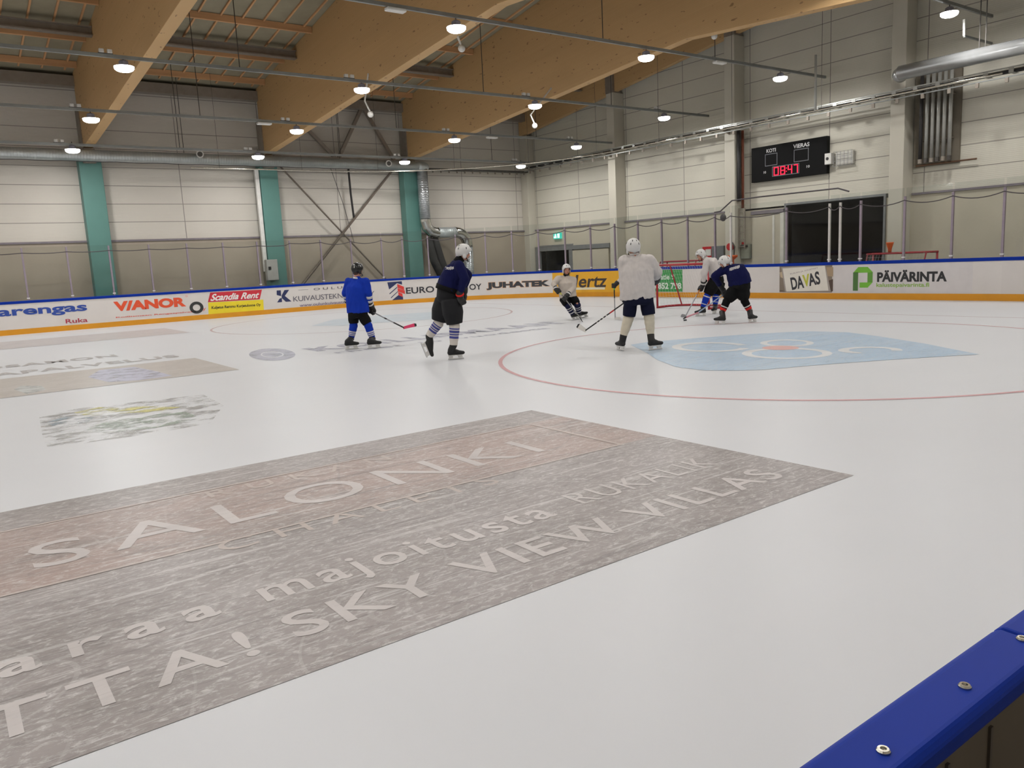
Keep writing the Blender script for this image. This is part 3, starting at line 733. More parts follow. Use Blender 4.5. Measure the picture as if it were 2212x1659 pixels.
# mottled green and yellow print
mott = ice_paint('mottled_ice_print', (192, 190, 184), (168, 160, 156), cover=0.85, scratch=0.2, fade=0.9)
moty = ice_paint('yellow_ice_print', (240, 232, 140), cover=0.85, scratch=0.1, fade=0.7)
motg = ice_paint('green_ice_print', (184, 204, 182), cover=0.8, scratch=0.15, fade=0.85)
motb = ice_paint('blue_ice_print', (180, 198, 210), cover=0.8, scratch=0.3, fade=0.85)
blob_px('ice_advert', [(85, 902), (160, 884), (300, 868), (440, 853), (483, 876), (455, 914), (340, 936), (230, 950), (104, 970), (92, 944)], mott, 0.003, 'mottled dark print with yellow and green patches')
blob_px('ice_shape', [(160, 892), (215, 880), (260, 882), (240, 894), (190, 900)], moty, 0.0045, 'yellow patch of the mottled print')
blob_px('ice_shape', [(240, 888), (300, 878), (390, 880), (340, 890), (260, 894)], moty, 0.0045, 'second yellow patch of the mottled print')
blob_px('ice_shape', [(180, 930), (250, 902), (400, 890), (440, 904), (330, 926), (215, 936)], motg, 0.0045, 'green patch of the mottled print')
blob_px('ice_shape', [(95, 915), (140, 900), (205, 902), (190, 912), (120, 922)], motb, 0.0045, 'bluish patch of the mottled print')
# faded lilac club lettering across the middle
lil = ice_paint('lilac_ice_letters', (198, 198, 212), cover=0.9, scratch=0.15, fade=0.15)
y0 = zpt(760, 757)[1]; y1 = zpt(700, 741)[1]
xa, xb = zpt(690, 760)[0], zpt(1240, 699)[0]
ice_text('ice_lettering', 'KOILLISMAAN', xa, xb, 14.6, 15.5, lil, 0.003, 'faded lilac capitals behind the standing players', bold=0.05, space=1.15)
ice_text('ice_lettering', 'rhdet  jo  vuodesta', zpt(745, 766)[0], zpt(1230, 712)[0], 13.75, 14.2, lil, 0.003, 'faded lilac smaller line of letters', bold=0.02, space=1.1)
ell_px('ice_emblem', 588, 766, 50, 13, lil, 0.003, 0.5, 0, 360, 'faded lilac oval club emblem')
ell_px('ice_emblem', 588, 766, 22, 5, lil, 0.003, None, 0, 360, 'centre of the faded lilac emblem')

# ------------------------------------------------------------------ glass posts and panes above the far boards
alu = mat('anodised_post', (150, 138, 150), rough=0.4, metal=0.5)
alu_white = mat('pale_post', (206, 202, 198), rough=0.45, metal=0.2)
clip_m = mat('post_clip', (214, 212, 210), rough=0.4)
GLASS = glass_mat()
post_s = [0.03, 1.285] + [2.54+1.257*k for k in range(11)]      # the straight left side
for px in (866, 925, 985, 1049, 1106, 1163, 1220, 1275, 1327, 1377, 1428, 1484, 1543, 1577, 1697, 1789, 1812, 1856, 1950, 2053, 2163):
    post_s.append(bp(px, 545)[0] if px != 866 else bp(870, 545)[0])
post_s.append(post_s[-1]+1.25)
post_s = sorted(post_s)
ORD = ['first', 'second', 'third', 'fourth', 'fifth', 'sixth', 'seventh', 'eighth', 'ninth', 'tenth', 'eleventh', 'twelfth', 'thirteenth', 'fourteenth', 'fifteenth', 'sixteenth', 'seventeenth', 'eighteenth', 'nineteenth', 'twentieth', 'twenty-first', 'twenty-second', 'twenty-third', 'twenty-fourth', 'twenty-fifth']
def side(s): return 'left boards' if s < S1 else 'curved corner boards' if s < S2 else 'end boards'
cnt = {}
vis0 = 2
for i, s in enumerate(post_s):
    sd = side(s); k = cnt.get(sd, 0); cnt[sd] = k+1
    p, n = path(s); pale = s > S2 and any(abs(s-bp(px, 545)[0]) < 0.05 for px in (1577, 1789, 1812))
    if i < vis0: lb = 'grey glass post above the left boards, outside the left edge of the photo'
    elif i == len(post_s)-1: lb = 'grey glass post above the end boards, outside the right edge of the photo'
    else:
        kk = k-(vis0 if sd == 'left boards' else 0)
        lb = '%s upright glass post above the %s, %s counting from the left' % ('pale' if pale else 'purplish grey', sd, ORD[kk])
    t = thing('glass_post', lb, 'post', at(s, HB, -0.05), 'glass posts above the far boards')
    yaw = math.atan2(n.y, n.x); R = Matrix.Rotation(yaw, 3, 'Z')
    m = MB(); c = at(s, (HB+2.72)/2, -0.05); m.box(c, (0.06, 0.05, 2.72-HB), R); m.build('post_body', alu_white if pale else alu, t)
    m = MB(); m.box(at(s, 1.13, -0.05), (0.075, 0.085, 0.035), R); m.build('clip', clip_m, t)
for i in range(len(post_s)-1):
    s0, s1 = post_s[i]+0.03, post_s[i+1]-0.03
    if s1-s0 < 0.12: continue
    zt = 2.74 if s1 < S1 else 2.94
    m = MB(); sweep(m, rect(-0.055, -0.043, HB+0.01, zt), s0, s1)
    a = 'outside the left edge of the photo' if i+1 <= vis0 else 'outside the right edge of the photo' if i == len(post_s)-2 else None
    if a is None:
        sd = side((s0+s1)/2); k = cnt.get('g'+sd, 0); cnt['g'+sd] = k+1
        lb = 'clear plexiglass pane above the %s, %s pane counting from the left' % (sd, ORD[k])
    else: lb = 'clear plexiglass pane '+a
    tag(m.build('plexiglass_sheet', GLASS), lb, 'glass pane', 'plexiglass panes above the far boards')
# dark cable sagging along the posts, and round the doorway post tops
cable = mat('dark_cable', (74, 68, 70), rough=0.6)
pts = []
for i in range(len(post_s)-1):
    s0, s1 = post_s[i], post_s[i+1]
    sag = 0.03 if s1 < S1 else 0.10
    zb = 2.56 if s1 < S1-1 else 2.62
    for k in range(8):
        u = k/8; pts.append(at(s0+(s1-s0)*u, zb-4*sag*u*(1-u), -0.012))
tag(MB().tube(pts, 0.014, 6).build('hanging_cable', cable), 'thin dark cable sagging from post to post along the glass', 'cable')

# ------------------------------------------------------------------ lamps and their rails
grey_rail = mat('galvanised_rail', (142, 145, 143), rough=0.45, metal=0.6)
rod_m = mat('thin_rod', (84, 80, 76), rough=0.5, metal=0.5)
housing_m = mat('lamp_housing', (150, 150, 166), rough=0.45, metal=0.5)
lens_m = emit('lamp_lens', (1.0, 0.99, 0.97), 22.0)
white_plastic = mat('white_plastic', (222, 220, 214), rough=0.4)
K = 0.945
ROWS = [(28.42, 5.60, 5.80), (24.68, 5.905, 6.18), (19.95, 6.24, 6.49), (15.20, 6.61, 6.89), (10.25, 7.17, 7.45), (5.6, 6.61, 6.89), (1.6, 6.24, 6.49)]
XS = [21.75, 15.93, 10.03, 4.19, -1.65, -7.5, -13.35, -19.2]
rown = ['row nearest the left wall', 'second row from the left wall', 'third row from the left wall', 'fourth row, highest in the photo', 'short row at the top right corner', 'row behind the photo', 'row above the camera']
VIS = {0: (0, 1, 2, 3), 1: (0, 1, 2, 3), 2: (0, 1, 2, 3), 3: (0, 1, 2), 4: (0,)}
nth = {4: ['farthest right', 'third', 'second', 'leftmost'], 3: ['farthest right', 'middle one', 'leftmost'], 1: ['only one in view']}
hm = None; lm = None; bm_ = None
light_data = bpy.data.lights.new('lamp_light', 'AREA'); light_data.shape = 'DISK'; light_data.size = 0.36
light_data.energy = LAMP_W; light_data.color = LAMP_RGB
for r, (y, z, zr) in enumerate(ROWS):
    x0, x1 = -20.5, (24.15 if r < 5 else 22)
    lb = 'grey lighting rail of the '+rown[r]
    t = thing('lighting_rail', lb, 'rail', (0, y, zr), 'lighting rails under the roof beams')
    MB().bar((x0, y, zr), (x1, y, zr), 0.06, 0.075).build('rail_body', grey_rail, t)
    for j, x in enumerate([20.2-0.5*r, 13.2+0.4*r, 7.4-0.3*r, 1.2, -6, -13]):
        MB().tube([(x, y, zr+0.03), (x, y, deck_z(y)-0.2)], 0.012, 5).build('hanger_rod', rod_m, t)
    for i, x in enumerate(XS):
        v = VIS.get(r, ())
        if i in v: lb = 'lit high-bay lamp, %s in the %s' % (nth[len(v)][i], rown[r])
        else: lb = 'lit round high-bay lamp outside the photo'
        t = thing('high_bay_lamp', lb, 'lamp', (x, y, z), 'round high-bay lamps')
        if hm is None:
            a = MB().lathe((x, y, z), [(0.20, 0.046), (0.214, 0.05), (0.214, 0.058), (0.14, 0.075), (0.10, 0.095), (0.10, 0.16), (0.06, 0.19), (0.02, 0.19)], 24).build('lamp_housing', housing_m, t, smooth=False)
            b = MB().lathe((x, y, z), [(0.001, -0.058), (0.08, -0.056), (0.14, -0.046), (0.18, -0.026), (0.205, 0.005), (0.210, 0.05), (0.001, 0.052)], 24).build('lens', lens_m, t, smooth=True)
            c = MB().tube([(x, y, z+0.18), (x, y, z+0.285)], 0.012, 6).build('hook', rod_m, t)
            hm, lm, bm_ = a, b, c
        else:
            for q in (hm, lm, bm_):
                cp = q.copy(); COL.objects.link(cp); cp.parent = t
        L = bpy.data.objects.new('lamp_light', light_data); COL.objects.link(L); L.parent = t; L.location = (0, 0, -0.07)
        if r in (0, 1, 2) and i in v:
            # a pair of small white emergency spots standing on the rail
            e = thing('twin_spot', 'white twin spots by the %s lamp in the %s' % (nth[4][i], rown[r]), 'spot light', (x-0.35, y, zr+0.04), 'small twin spots on the rails')
            m = MB(); m.bx(x-0.50, x-0.20, y-0.03, y+0.03, zr+0.04, zr+0.055); m.build('base', rod_m, e)
            for dx in (-0.48, -0.31): MB().bx(x+dx, x+dx+0.10, y-0.045, y+0.045, zr+0.055, zr+0.14).build('spot_head', white_plastic, e, bevel=0.01)
    if r == 3 or r == 2 or r == 1:
        for x in ({3: (8.55, 18.9), 2: (), 1: (9.0, 17.6)}[r]):
            px = 'left' if x < 12 else 'right'
            tag(MB().bx(x-0.22, x+0.22, y-0.09, y+0.09, zr-0.11, zr-0.045).build('ceiling_sensor', white_plastic, bevel=0.02), 'flat white box under the %s rail, %s one' % ({3: 'highest', 1: 'second'}[r], px), 'sensor', 'flat white boxes under the rails')
# white cameras on slanting arms below the beams
for px, py, px2, py2, y, lb in ((788, 218, 800, 243, 21.4, 'beside the second glulam beam'), (989, 80, 997, 100, 17.0, 'high beside the second glulam beam'), (1146, 248, 1155, 268, 20.7, 'beside the third glulam beam'), (1544, 62, 1543, 74, 15.2, 'beside the right end of the third beam')):
    a = on_y(px, py, y); b = on_y(px2, py2, y)
    t = thing('arm_camera', 'small white camera on an arm '+lb, 'camera', b, 'white cameras under the roof')
    bx_ = min(BEAMX, key=lambda q: abs(q-a.x)); ex = bx_+0.16 if a.x > bx_ else bx_-0.16
    MB().tube([(ex, y, min(soffit(y)+0.35, a.z+0.9)), a, b], 0.025, 8).build('arm', white_plastic, t)
    MB().ell(b+Vector((0, 0, -0.05)), (0.09, 0, 0), (0, 0.09, 0), (0, 0, 0.09)).build('camera_ball', white_plastic, t, smooth=True)

# ------------------------------------------------------------------ ducts, trays, pipes
dl = duct_mat('spiral_duct_x', 0, rgb=(196, 202, 202), rough=0.42); dz = duct_mat('spiral_duct_z', 2, rough=0.22); dy = duct_mat('smooth_duct_y', 1, rgb=(196, 198, 198), rough=0.25, rib=1.2)
t = thing('ventilation_duct', 'long round grey ventilation duct under the lamps along the left wall', 'duct', (0, 30.2, 5.75))
MB().tube([(XBK+0.2, 30.25, 5.74), (17.6, 30.25, 5.74)], 0.19, 24).build('duct_pipe', dl, t, smooth=True)
pts = [(17.55, 30.25, 5.74)] + [(17.6+0.55*math.sin(a), 30.25+0.55*(1-math.cos(a)), 5.74) for a in [k*math.pi/2/8 for k in range(1, 9)]] + [(18.15, 31.15, 5.74)]
MB().tube(pts, 0.195, 24).build('duct_elbow', dl, t, smooth=True)
for x in (2.0, 8.0, 14.0): MB().tube([(x, 30.25, 5.93), (x, 30.25, deck_z(30.25)-0.01)], 0.012, 6).build('hanger_rod', rod_m, t)
cable2 = [Vector((x*1.0, 30.10, 5.53-0.02*math.sin(x*2.2)**2)) for x in [XBK+0.5+0.4*k for k in range(103)]]
tag(MB().tube(cable2, 0.012, 5).build('loose_cable', cable), 'thin cable hanging wavily under the left wall duct', 'cable')
for px, py, lb in ((432, 333, 'between the first and second teal columns'), (840, 353, 'just left of the third teal column')):
    p = on_y(px, py, 29.95)
    t = thing('round_speaker', 'small round white loudspeaker on the left wall duct '+lb, 'loudspeaker', p, 'round loudspeakers on the duct')
    MB().tube([p+Vector((0.06, 0.30, 0)), p+Vector((0.0, 0.0, 0))], [0.10, 0.13], 16).build('speaker_body', white_plastic, t)
    MB().tube([p+Vector((0.0, 0.005, 0)), p+Vector((-0.003, -0.012, 0))], 0.09, 16).build('speaker_grille', rod_m, t)
# silver duct dropping beside the third teal column
pts = []
def arc(c, r, a0, a1, n=8): return [(c[0]+r*math.cos(math.radians(a0+(a1-a0)*k/n)), c[1], c[2]+r*math.sin(math.radians(a0+(a1-a0)*k/n))) for k in range(n+1)]
yy = 30.4
t = thing('silver_duct', 'shiny silver spiral duct dropping beside the third teal column and bending right', 'duct', (18.9, yy, 0))
MB().tube([(17.86, yy, 5.74), (17.86, yy, 3.42)], 0.235, 24).build('duct_pipe', dz, t, smooth=True)
smooth_silver = mat('silver_elbow', (190, 190, 186), rough=0.16, metal=1.0)
seg = arc((18.36, yy, 3.42), 0.50, 180, 270, 3)
MB().tube([(17.86, yy, 3.5)]+seg+[(18.45, yy, 2.92)], 0.245, 20).build('duct_elbow', smooth_silver, t)
MB().tube([(18.4, yy, 2.92), (19.45, yy, 2.92)], 0.23, 24).build('duct_pipe', dl, t, smooth=True)
seg = arc((19.4, yy, 2.32), 0.60, 90, 0, 5)
MB().tube([(19.35, yy, 2.92)]+seg+[(20.0, yy, 2.25)], 0.24, 20).build('duct_elbow', smooth_silver, t, smooth=True)
MB().tube([(20.0, yy, 2.3), (20.0, yy, 0.0)], 0.23, 24).build('duct_pipe', dz, t, smooth=True)
# black flexible hoses and the machine behind the boards
black_cloth = mat('black_hose', (26, 26, 27), rough=0.7, var=0.2, scale=8, bump=0.3)
for k, (dx, lb) in enumerate(((0.0, 'left black flexible hose hanging beside the third teal column'), (0.30, 'right black flexible hose hanging beside the third teal column'))):
    q = [(18.05+dx, 30.5, 2.72), (18.08+dx*1.1, 30.45, 2.3), (18.18+dx*1.2, 30.4, 1.7), (18.4+dx, 30.35, 1.2), (18.6+dx, 30.3, 0.7), (18.75+dx, 30.3, 0.0)]
    tag(MB().tube(q, [0.14, 0.17, 0.18, 0.18, 0.19, 0.2], 14).build('flexible_hose', black_cloth, smooth=True), lb, 'hose', 'black hoses by the duct')
dk = mat('machine_grey', (62, 64, 62), rough=0.6)
t = thing('dehumidifier', 'dark grey machine behind the boards under the silver duct', 'machine', (19.35, 30.3, 0))
MB().bx(19.0, 19.72, 30.05, 30.7, 0.0, 1.30).build('machine_body', dk, t, bevel=0.03)
MB().bx(19.1, 19.6, 30.02, 30.06, 0.9, 1.2).build('control_panel', mat('panel_black', (24, 26, 24), rough=0.4), t)
MB().bx(19.62, 19.70, 30.0, 30.05, 1.13, 1.24).build('yellow_label', mat('yellow_sticker', (214, 204, 40), rough=0.5), t)
# cross braces between the second and third teal columns
brace = mat('brace_steel', (112, 102, 92), rough=0.5, metal=0.3)
t = thing('cross_brace', 'thin dark steel X brace on the wall between the middle and right teal columns', 'brace', (14.3, 30.95, 0))
MB().tube([(11.56, 30.92, 5.86), (16.95, 30.92, 0.0)], 0.035, 8).build('brace_bar', brace, t)
MB().tube([(16.95, 30.82, 5.92), (11.56, 30.82, 0.35)], 0.05, 8).build('brace_bar', brace, t)
t = thing('upper_brace', 'dark steel W brace high on the wall between the second and third glulam beams', 'brace', (14.3, 30.9, 6.0))
for a, b in (((12.0, 8.1), (14.1, 6.05)), ((15.45, 8.1), (14.25, 6.05)), ((15.55, 8.1), (16.8, 6.05)), ((12.0, 8.1), (11.5, 7.0))):
    MB().bar((a[0], 30.9, a[1]), (b[0], 30.9, b[1]), 0.13, 0.13).build('brace_bar', steel_dark, t)
MB().bar((11.5, 30.9, 6.0), (17.1, 30.9, 6.0), 0.14, 0.14).build('lower_chord', steel_dark, t)
for i, x in enumerate((-1.4, 4.98, 11.16)):
    a = (-6.0, 4.6, 11.4)[0]
tag(MB().tube([(14.62, 30.85, 5.7), (14.64, 30.85, 4.6), (14.70, 30.85, 3.55)], 0.045, 8).build('black_pipe', mat('black_pipe', (30, 28, 28), rough=0.5)), 'short black vertical pipe hanging in front of the X brace', 'pipe')
tag(MB().tube([(13.9, 31.02, 5.7), (14.35, 31.02, 4.2), (14.6, 31.02, 3.1), (14.7, 31.02, 2.6)], 0.012, 5).build('wall_cable', cable), 'thin cable slanting down the left wall behind the X brace', 'cable')
# white conduit and cabinet by the middle teal column
tag(MB().bx(10.66, 10.80, 30.72, 30.85, 1.6, 5.5).build('conduit', white_plastic), 'white vertical conduit on the side of the middle teal column', 'conduit')
t = thing('electrical_cabinet', 'light grey electrical cabinet on the middle teal column', 'cabinet', (10.9, 30.5, 1.3))
MB().bx(10.66, 11.10, 30.42, 30.66, 1.25, 2.05).build('cabinet_box', mat('cabinet_grey', (170, 168, 162), rough=0.5), t, bevel=0.015)
MB().bx(10.72, 10.82, 30.39, 30.42, 1.66, 1.78).build('switch', mat('switch_black', (30, 28, 28), rough=0.5), t)
# cable tray along the end wall
t = thing('cable_tray', 'long galvanised cable tray with cables along the end wall below the lamps', 'cable tray', (23.4, 18, 5.8))
trm = mat('tray_zinc', (168, 170, 166), rough=0.35, metal=0.8)
m = MB(); m.bx(23.28, 23.31, YR+0.3, 30.1, 5.85, 5.885); m.bx(23.58, 23.61, YR+0.3, 30.1, 5.85, 5.885); m.build('tray_rails', trm, t)
y = YR+0.6
while y < 30.0:
    m = MB(); m.bx(23.27, 23.29, y-0.06, y+0.06, 5.74, 5.86); m.bx(23.27, 23.60, y-0.06, y+0.06, 5.735, 5.745); m.build('tray_rung', trm, t); y += 0.62
m = MB()
for dx in (0.06, 0.12, 0.19, 0.24): m.tube([(23.31+dx, YR+0.3, 5.79+0.01*math.sin(dx*90)), (23.31+dx, 30.1, 5.79)], 0.034, 6)
m.build('cable_bundle', mat('tray_cables', (30, 30, 32), rough=0.6), t)
for yy2 in (30.0, 24.74, 18.66, 12.56, 6.4):
    MB().prism([(23.2, yy2-0.03, 5.76), (23.72, yy2-0.03, 5.76), (23.72, yy2-0.03, 5.60)], (0, 0.06, 0)).build('bracket', steel_dark, t)
t = thing('left_cable_tray', 'dark cable tray running from the duct end to the far corner', 'cable tray', (20.6, 30.5, 5.66))
m = MB(); m.bx(18.2, 23.7, 30.42, 30.44, 5.62, 5.70); m.bx(18.2, 23.7, 30.66, 30.68, 5.62, 5.70); m.bx(18.2, 23.7, 30.44, 30.66, 5.62, 5.64); m.build('tray_body', mat('dark_tray', (84, 82, 78), rough=0.5, metal=0.5), t)
m = MB(); x = 18.5
while x < 23.6: m.bx(x-0.02, x+0.02, 30.52, 30.58, 5.53, 5.62); x += 0.42
m.build('tray_hooks', steel_dark, t)
# rows of small hooks below the end tray
t = thing('hook_rail', 'thin rail with small dark hooks under the end wall cable tray', 'rail', (23.15, 20, 5.62))
m = MB(); m.bx(23.13, 23.16, 9.0, 30.0, 5.60, 5.63); m.build('rail_body', grey_rail, t)
y = 9.4
while y < 29.9: MB().bx(23.12, 23.17, y-0.04, y+0.04, 5.48, 5.60).build('hook', steel_dark, t); y += 0.72
# thin net pipe that follows the boards, hung from the lighting rails
pz = on_x(1757, 240, XE).z
pts = [at(s, pz, -0.02) for s in [8.0+0.5*k for k in range(int((S3-8.0)/0.5)+1)]]
t = thing('net_pipe', 'thin shiny pipe following the curve of the boards high above the glass', 'pipe', at(S2, pz))
MB().tube(pts, 0.025, 8).build('pipe_body', mat('net_pipe_steel', (200, 196, 184), rough=0.25, metal=0.9), t, smooth=True)
for s, zt in ((bp(1757, 545)[0], 6.87),):
    a = at(s, pz, -0.02); MB().bar(a, (a.x, a.y, zt), 0.05, 0.05).build('hanger_strut', trm, t)
for s in [9+3.1*k for k in range(9)]:
    a = at(s, pz+0.02, -0.02); MB().tube([a, (a.x, a.y, deck_z(a.y)-0.02)], 0.006, 5).build('hanger_wire', rod_m, t)
# big duct and six insulated pipes at the upper right
t = thing('supply_duct', 'thick shiny round duct at the upper right corner', 'duct', (22.9, 8, 6.2))
MB().tube([(22.9, 12.1, 6.25), (22.9, YR+0.2, 6.2)], 0.20, 24).build('duct_pipe', dy, t, smooth=True)
MB().tube([(22.9, 12.0, 6.25), (23.1, 12.22, 6.25), (23.35, 12.3, 6.25)], [0.20, 0.19, 0.18], 24).build('duct_end', dy, t, smooth=True)
for yy2 in (10.0, 9.85, 5.0): MB().bx(22.89, 22.91, yy2-0.01, yy2+0.01, 6.4, 7.9).build('duct_hanger', rod_m, t)
a = on_y(2083, 42, 10.25); b = on_y(2083, 78, 10.25)
MB().bar(a, b, 0.05, 0.05).build('support_post', white_plastic, t); MB().bar(b, (24.2, b.y, b.z), 0.05, 0.05).build('support_arm', grey_rail, t)
pm = mat('pipe_insulation', (176, 176, 170), rough=0.4, metal=0.4); pdark = mat('dark_pipe', (52, 50, 50), rough=0.5)
for k in range(6):
    yy2 = 11.98-0.165*k
    dkp = k == 0
    t = thing('insulated_pipe', '%s vertical pipe under the upper right duct, %s from the left' % ('dark' if dkp else 'silver', ORD[k]), 'pipe', (23.95, yy2, 3.8), 'vertical pipes on the end wall')
    MB().tube([(23.95, yy2, 3.86), (23.95, yy2, 6.3)], 0.052, 12).build('pipe_body', pm if not dkp else pdark, t, smooth=True)
    MB().tube([(23.95, yy2, 3.78), (23.95, yy2, 3.90)], 0.062, 10).build('valve', rod_m if k % 2 else steel_dark, t)
    MB().bx(23.95, 24.205, yy2-0.015, yy2+0.015, 4.4, 4.43).build('pipe_clamp', steel_dark, t); MB().bx(23.95, 24.205, yy2-0.015, yy2+0.015, 5.6, 5.63).build('pipe_clamp', steel_dark, t)
cop = mat('copper_pipe', (128, 100, 80), rough=0.4, metal=0.7)
tag(MB().tube([(24.17, 12.2, 3.74), (24.17, 10.5, 3.74)], 0.025, 8).build('copper_pipe', cop), 'horizontal copper pipe below the six vertical pipes', 'pipe')
tag(MB().bx(24.2, 24.29, 11.0, 12.3, 3.7, 6.3).build('pipe_shade_sheet', mat('painted_pipe_shade', (116, 108, 94), rough=0.7)), 'grey brown sheet added as painted shade behind the six vertical pipes', 'panel')  # added sheet, its dark colour stands in for the column's shadow on the wall
# pipes, ladder and safety things by the middle white column
t = tag(MB().tube([(23.85, 18.36, 3.25), (23.85, 18.36, 5.7)], 0.07, 10).build('drain_pipe', pdark, smooth=True), 'dark vertical pipe on the column left of the scoreboard', 'pipe')
t = tag(MB().tube([(23.98, 18.30, 3.0), (23.98, 18.30, 5.7)], 0.05, 10).build('rusty_pipe', mat('rusty_pipe', (118, 66, 46), rough=0.6), smooth=True), 'rust brown vertical pipe left of the scoreboard', 'pipe')
t = thing('wall_ladder', 'dark steel ladder on the white column left of the dark doorway', 'ladder', (23.9, 18.27, 1.4))
MB().bx(23.88, 23.92, 18.14, 18.18, 1.55, 3.0).build('ladder_rail', steel_dark, t); MB().bx(23.88, 23.92, 18.37, 18.41, 1.55, 3.0).build('ladder_rail', steel_dark, t)
for k in range(6): MB().bx(23.885, 23.915, 18.16, 18.40, 1.62+0.25*k, 1.65+0.25*k).build('rung', steel_dark, t)
p = on_x(1579, 533, 23.68)
t = thing('hose_reel', 'small red hose reel hanging on the white column', 'hose reel', p)
MB().tube([p+Vector((0.03, 0, 0)), p+Vector((-0.1, 0, 0))], 0.13, 16).build('reel', mat('red_enamel', (186, 34, 40), rough=0.4), t)
MB().tube([p+Vector((-0.05, -0.1, 0.15)), p+Vector((-0.05, -0.2, 0.0)), p+Vector((-0.05, -0.16, -0.4)), p+Vector((-0.02, -0.1, -0.8))], 0.025, 8).build('hose', rod_m, t)
p = on_x(1607, 541, 23.98)
t = thing('valve_cabinet', 'pale green grey cabinet with a black handle by the ladder', 'cabinet', p)
MB().bx(24.0, 24.2, p.y-0.18, p.y+0.15, p.z-0.30, p.z+0.22).build('cabinet_box', mat('green_grey', (150, 152, 138), rough=0.5), t, bevel=0.01)
MB().bx(23.95, 24.0, p.y-0.16, p.y+0.14, p.z+0.12, p.z+0.18).build('handle', pdark, t)
MB().bx(23.97, 24.0, p.y-0.05, p.y+0.09, p.z+0.22, p.z+0.30).build('red_tag', mat('red_enamel', (186, 34, 40)), t)
p = on_x(1556, 545, 24.15)
tag(MB().bx(24.0, 24.2, p.y-0.27, p.y+0.30, p.z-0.32, p.z+0.24).build('fuse_box', mat('cabinet_dark_grey', (112, 114, 116), rough=0.5), bevel=0.01), 'dark grey fuse box on the wall behind the bent players', 'cabinet')
p = on_x(1535, 545, 24.17)
t = thing('fire_sign', 'red fire cabinet behind the helmet of the bent white player', 'cabinet', p)
MB().bx(24.05, 24.2, p.y-0.26, p.y+0.30, p.z-0.25, p.z+0.22).build('cabinet_box', mat('red_enamel', (186, 34, 40)), t, bevel=0.01)
MB().bx(24.04, 24.05, p.y-0.12, p.y+0.14, p.z-0.12, p.z+0.12).build('white_symbol', white_plastic, t)
p = on_x(1562, 470, XE+0.1)
tag(MB().ell(p, (0.10, 0, 0), (0, 0.10, 0), (0, 0, 0.12)).build('round_siren', mat('dark_siren', (70, 68, 68), rough=0.5), smooth=True), 'small dark round siren by the pale glass post', 'siren')
tag(MB().tube([at(bp(1543, 545)[0], 2.78, -0.02), at(bp(1556, 545)[0], 2.80, -0.02), at(bp(1580, 545)[0], 3.1, -0.04), at(bp(1640, 545)[0], 3.12, -0.04), at(bp(1806, 545)[0], 3.12, -0.05), at(bp(1830, 545)[0], 3.0, -0.04)], 0.022, 6).build('door_cable', cable), 'dark cable running above the end glass left of the dark doorway', 'cable')
# exit sign
p = on_x(1203.5, 509.5, XW-0.18)
t = thing('exit_sign', 'small glowing green and white exit sign above the corner doorway', 'exit sign', p)
MB().bx(XW-0.2, XW-0.1, p.y-0.26, p.y+0.26, p.z-0.14, p.z+0.14).build('sign_box', emit('exit_green', (0.05, 0.55, 0.42), 0.9), t)
ew = emit('exit_white', (0.75, 1.0, 0.95), 1.2)
MB().bx(XW-0.206, XW-0.2, p.y-0.20, p.y-0.04, p.z-0.10, p.z+0.10).build('door_symbol', ew, t)
m = MB(); m.bx(XW-0.206, XW-0.2, p.y+0.05, p.y+0.15, p.z-0.02, p.z+0.06); m.bx(XW-0.206, XW-0.2, p.y+0.02, p.y+0.22, p.z-0.10, p.z-0.02); m.bx(XW-0.206, XW-0.2, p.y+0.08, p.y+0.13, p.z+0.07, p.z+0.115); m.build('figure_symbol', ew, t)

# ------------------------------------------------------------------ scoreboard
t = thing('scoreboard', 'large black electronic scoreboard on the end wall showing 08:47 in red', 'scoreboard', (24.2, 16.6, 3.85))
sx = 24.12
def sc(px, py): p = on_x(px, py, sx); return p.y, p.z
yl, yr = sc(1623, 358)[0], sc(1786, 335)[0]; zb, zt = 3.86, 5.05
MB().bx(sx, 24.29, yr, yl, zb, zt).build('case', mat('board_black', (9, 9, 10), rough=0.6, spec=0.2), t, bevel=0.01)
wl = mat('score_white', (206, 206, 206), rough=0.5); gl_ = mat('score_grey', (120, 122, 126), rough=0.5)
def sflat(name, mm, pieces):
    m = MB()
    for pts, fs in pieces: m.add([(sx-0.004, yl-u*(yl-yr), zb+v*(zt-zb)) for u, v in pts], [tuple(reversed(f)) for f in fs])
    return m.build(name, mm, t)
def stext(txt, u0, u1, v0, v1, bold=0.02):
    vs, fs = glyphs(txt, bold); return [(u0+(u1-u0)*a, v0+(v1-v0)*b) for a, b in vs], fs
def sframe(u0, u1, v0, v1, w=0.008):
    w2 = w*2.4
    return ([(u0, v0), (u1, v0), (u1, v1), (u0, v1), (u0+w, v0+w2), (u1-w, v0+w2), (u1-w, v1-w2), (u0+w, v1-w2)], [(0, 1, 5, 4), (1, 2, 6, 5), (2, 3, 7, 6), (3, 0, 4, 7)])
sflat('team_lettering', wl, [stext('KOTI', .215, .345, .80, .905, .03), stext('VIERAS', .575, .785, .80, .915, .03)])
sflat('score_frames', gl_, [sframe(.195, .365, .42, .765), sframe(.585, .775, .42, .765), sframe(.295, .655, .10, .385)])
sflat('small_numbers', wl, [stext('10', .175, .21, .22, .29, .02), stext('10', .75, .79, .22, .29, .02)])
SEG = {'0': 'abcdef', '8': 'abcdefg', '4': 'bcfg', '7': 'abc'}
